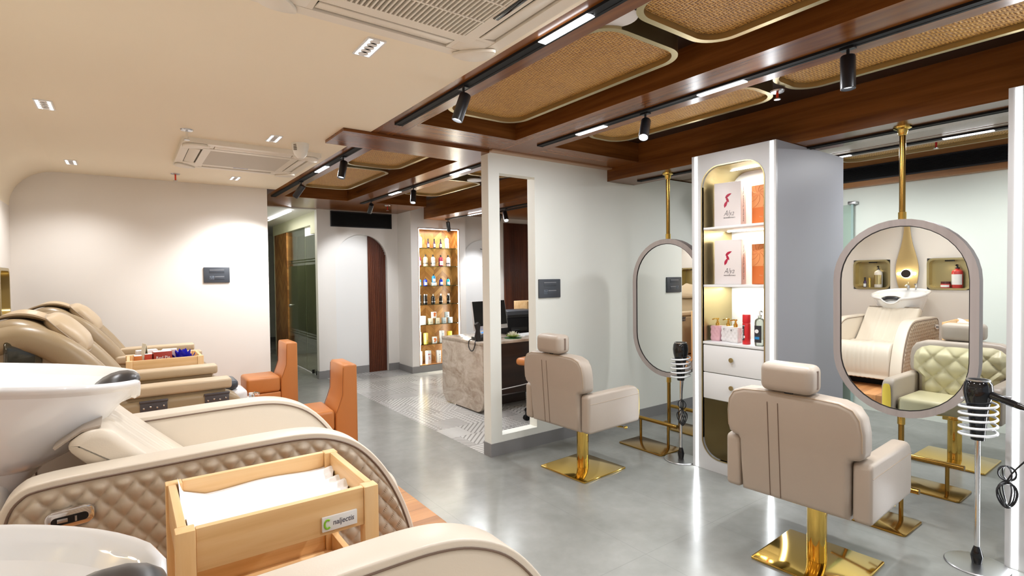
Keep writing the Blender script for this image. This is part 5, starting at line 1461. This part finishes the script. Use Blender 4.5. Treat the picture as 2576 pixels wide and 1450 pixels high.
# ------------------------------------------------------------------ reception desk
DX, DY0, DY1, DT = 3.08, 4.78, 5.69, .785
t = thing('reception_desk', 'marble fronted reception desk with rounded lower corner behind the partition', 'desk', (DX, DY0, 0))
L = DY1-DY0
MB().prism(rrect(0, L, .015, DT-.0305, (.14, .004, .004, .14), 10), 'YZ', 0, .05, .003).build('marble_front', M['marble'], t)
MB().box(-.004, 1.15, -.004, L+.004, DT-.03, DT, .003).build('marble_top', M['marble'], t)
MB().box(.0505, 1.10, .02, .05, .19, DT-.0305).build('side_panel', M['darkwood'], t)
MB().box(.0505, .09, .05, L-.02, .10, DT-.0305).build('inner_panel', M['darkwood'], t)
MB().box(1.07, 1.10, .05, L-.02, .001, DT-.0305).build('leg_panel', M['darkwood'], t)
MB().box(.10, .80, .30, L-.15, .001, .10).build('foot_block', M['darkwood'], t)
MB().tube(smooth([(.10, .008, .245), (.35, .006, .255), (.60, .006, .27), (.70, .002, .30), (.74, .02, .36)], 6, False), .006, 6).build('white_cable', M['white'], t)
zt = DT
t = thing('monitor', 'computer monitor with black screen and silver chin on the reception desk', 'monitor', (3.43, 5.12, zt), .16)
tl = Matrix.Translation((0, 0, .10)) @ Matrix.Rotation(-.16, 4, 'X')
MB().box(-.265, .265, 0, .022, 0, .34, .008, 2, tl).build('casing', plain('silver', (.72, .70, .69), .35, .3), t)
MB().box(-.255, .255, -.002, -.0003, .048, .332, mat=tl).build('screen', M['screen'], t)
MB().box(-.09, .09, .03, .15, 0, .008, .003).box(-.06, .06, .07, .085, .008, .20, .002).build('stand', M['steel'], t)
t = thing('desk_phone', 'black desk phone with upright handset and blue display at the desk corner', 'telephone', (3.15, 5.03, zt), .05)
MB().prism([(-.0, 0), (.20, 0), (.20, .09), (.0, .035)], 'XZ', -.09, .09, .006).build('base', M['black'], t)
sl = Matrix.Translation((.0, 0, .037)) @ Matrix.Rotation(-math.atan2(.055, .20), 4, 'Y')
MB().box(.12, .185, -.02, .07, .0005, .004, .001, 1, sl).build('display', M['lcd'], t)
mb = MB()
for i in range(4):
    for j in range(3): mb.box(.03+.022*i, .045+.022*i, -.01+.025*j, .008+.025*j, .0005, .004, .001, 1, sl)
mb.build('keys', plain('key_grey', (.35, .36, .38), .4), t)
hp = smooth([(-.02, -.10, .02), (-.03, -.085, .07), (-.012, -.085, .12), (.02, -.085, .155), (.06, -.085, .165)], 5, False)
MB().tube([(-.03, -.085, .01), (-.035, -.085, .05), (-.03, -.085, .12), (-.035, -.085, .175), (-.05, -.085, .20)], [.028, .036, .024, .035, .028], 12).build('handset', M['black'], t)
MB().tube(smooth([(-.03, -.085, .006), (-.07, -.095, .008), (-.092, -.11, -.04), (-.094, -.08, -.095), (-.094, -.03, -.10), (-.092, .01, -.05), (-.07, .02, .008), (.0, .0, .02)], 6, False), .006, 8).build('cord', M['black'], t)
MB().tube(smooth([(.02, .09, .02), (-.02, .14, .05), (-.05, .20, .02), (-.02, .28, .004), (.05, .34, .004)], 6, False), .002, 6).build('line_wire', M['white'], t)
t = thing('printer', 'black printer behind the monitor on the reception desk', 'printer', (3.98, 5.42, zt), -.08)
MB().box(-.20, .24, -.17, .18, .0, .20, .012).build('body', M['black_m'], t)
MB().box(-.21, .25, -.18, .19, .235, .285, .008).build('scanner_lid', M['dkgrey'], t)
MB().box(-.19, .23, -.15, .17, .2005, .2345).build('scanner_neck', M['black'], t)
MB().box(-.16, .08, -.174, -.1705, .03, .085, .002).build('paper_slot', M['black_g'], t)
MB().box(.11, .22, -.18, -.1702, .03, .19, .006).build('control_panel', M['black_g'], t)
MB().box(.125, .205, -.1825, -.1803, .13, .145).box(.19, .2, -.1825, -.1803, .06, .07).build('panel_lights', M['grey'], t)
t = thing('lotus_flower', 'white and green artificial lotus on the reception desk', 'flower', (3.60, 4.94, zt))
mb = MB(); mg = MB()
for ring, (n, r1, hg, dst) in enumerate(((9, .085, .025, mg), (8, .072, .05, mb), (6, .048, .065, mb), (5, .022, .07, mb))):
    for k in range(n):
        a = 2*PI*k/n+ring*.35
        def pf(u, v, a=a, r1=r1, hg=hg):
            w_ = .020*math.sin(PI*min(1, .15+.85*v))**.8*(2*u-1)
            r = .008+(r1-.008)*v; z = .006+hg*v**1.3+.006*(2*u-1)**2
            return (r*math.cos(a)-w_*math.sin(a), r*math.sin(a)+w_*math.cos(a), z)
        dst.grid(pf, 4, 5)
mb.build('white_petals', M['petal'], t, 70); mg.build('green_petals', M['petal_g'], t, 70)
MB().cyl(0, 0, .0005, .004, .10, 24).build('lily_pad', M['leaf'], t)
t = thing('paper_stack', 'white papers lying beside the lotus on the desk', 'papers', (3.87, 5.02, zt), .1)
MB().box(-.14, .14, -.10, .10, .0005, .018, .002).box(-.12, .15, -.09, .10, .0185, .024).build('sheets', M['card'], t)
t = thing('wooden_box', 'pale wooden box on a stand behind the printer', 'wooden box', (4.60, 5.75, 0))
MB().box(-.28, .22, -.15, .15, .98, 1.16, .004).build('box_body', M['pine'], t)
MB().box(-.26, .20, -.13, .13, 0, .9795, .004).build('stand', M['pine_z'], t)
t = thing('office_chair', 'orange office chair with black star base behind the slotted partition', 'office chair', (3.60, 4.33, 0), .3)
MB().box(-.25, .25, -.24, .24, .56, .64, .035, 4).build('seat', M['leather_o'], t, 50)
MB().cyl(0, 0, .10, .56, .028, 16).build('gas_lift', M['black'], t)
mb = MB(); mw = MB()
for k in range(5):
    a = 2*PI*k/5+.25
    c, s = math.cos(a), math.sin(a)
    mb.tube([(0, 0, .12), (.15*c, .15*s, .115), (.27*c, .27*s, .085)], [.028, .022, .016], 8)
    mb.cyl(.27*c, .27*s, .055, .085, .012, 8)
    for q in (-.014, .014):
        mw.cyl(0, 0, -.010, .010, .028, 14, mat=Matrix.Translation((.27*c-q*s, .27*s+q*c, .0285)) @ Matrix.Rotation(a, 4, 'Z') @ Matrix.Rotation(PI/2, 4, 'X'))
mb.build('star_base', M['black'], t); mw.build('casters', M['black_m'], t)
MB().box(.22, .27, -.20, .20, .72, 1.10, .022, 4).build('backrest', M['leather_o'], t, 50)
MB().box(.225, .245, -.03, .03, .60, .75, .004).build('back_bracket', M['black'], t)
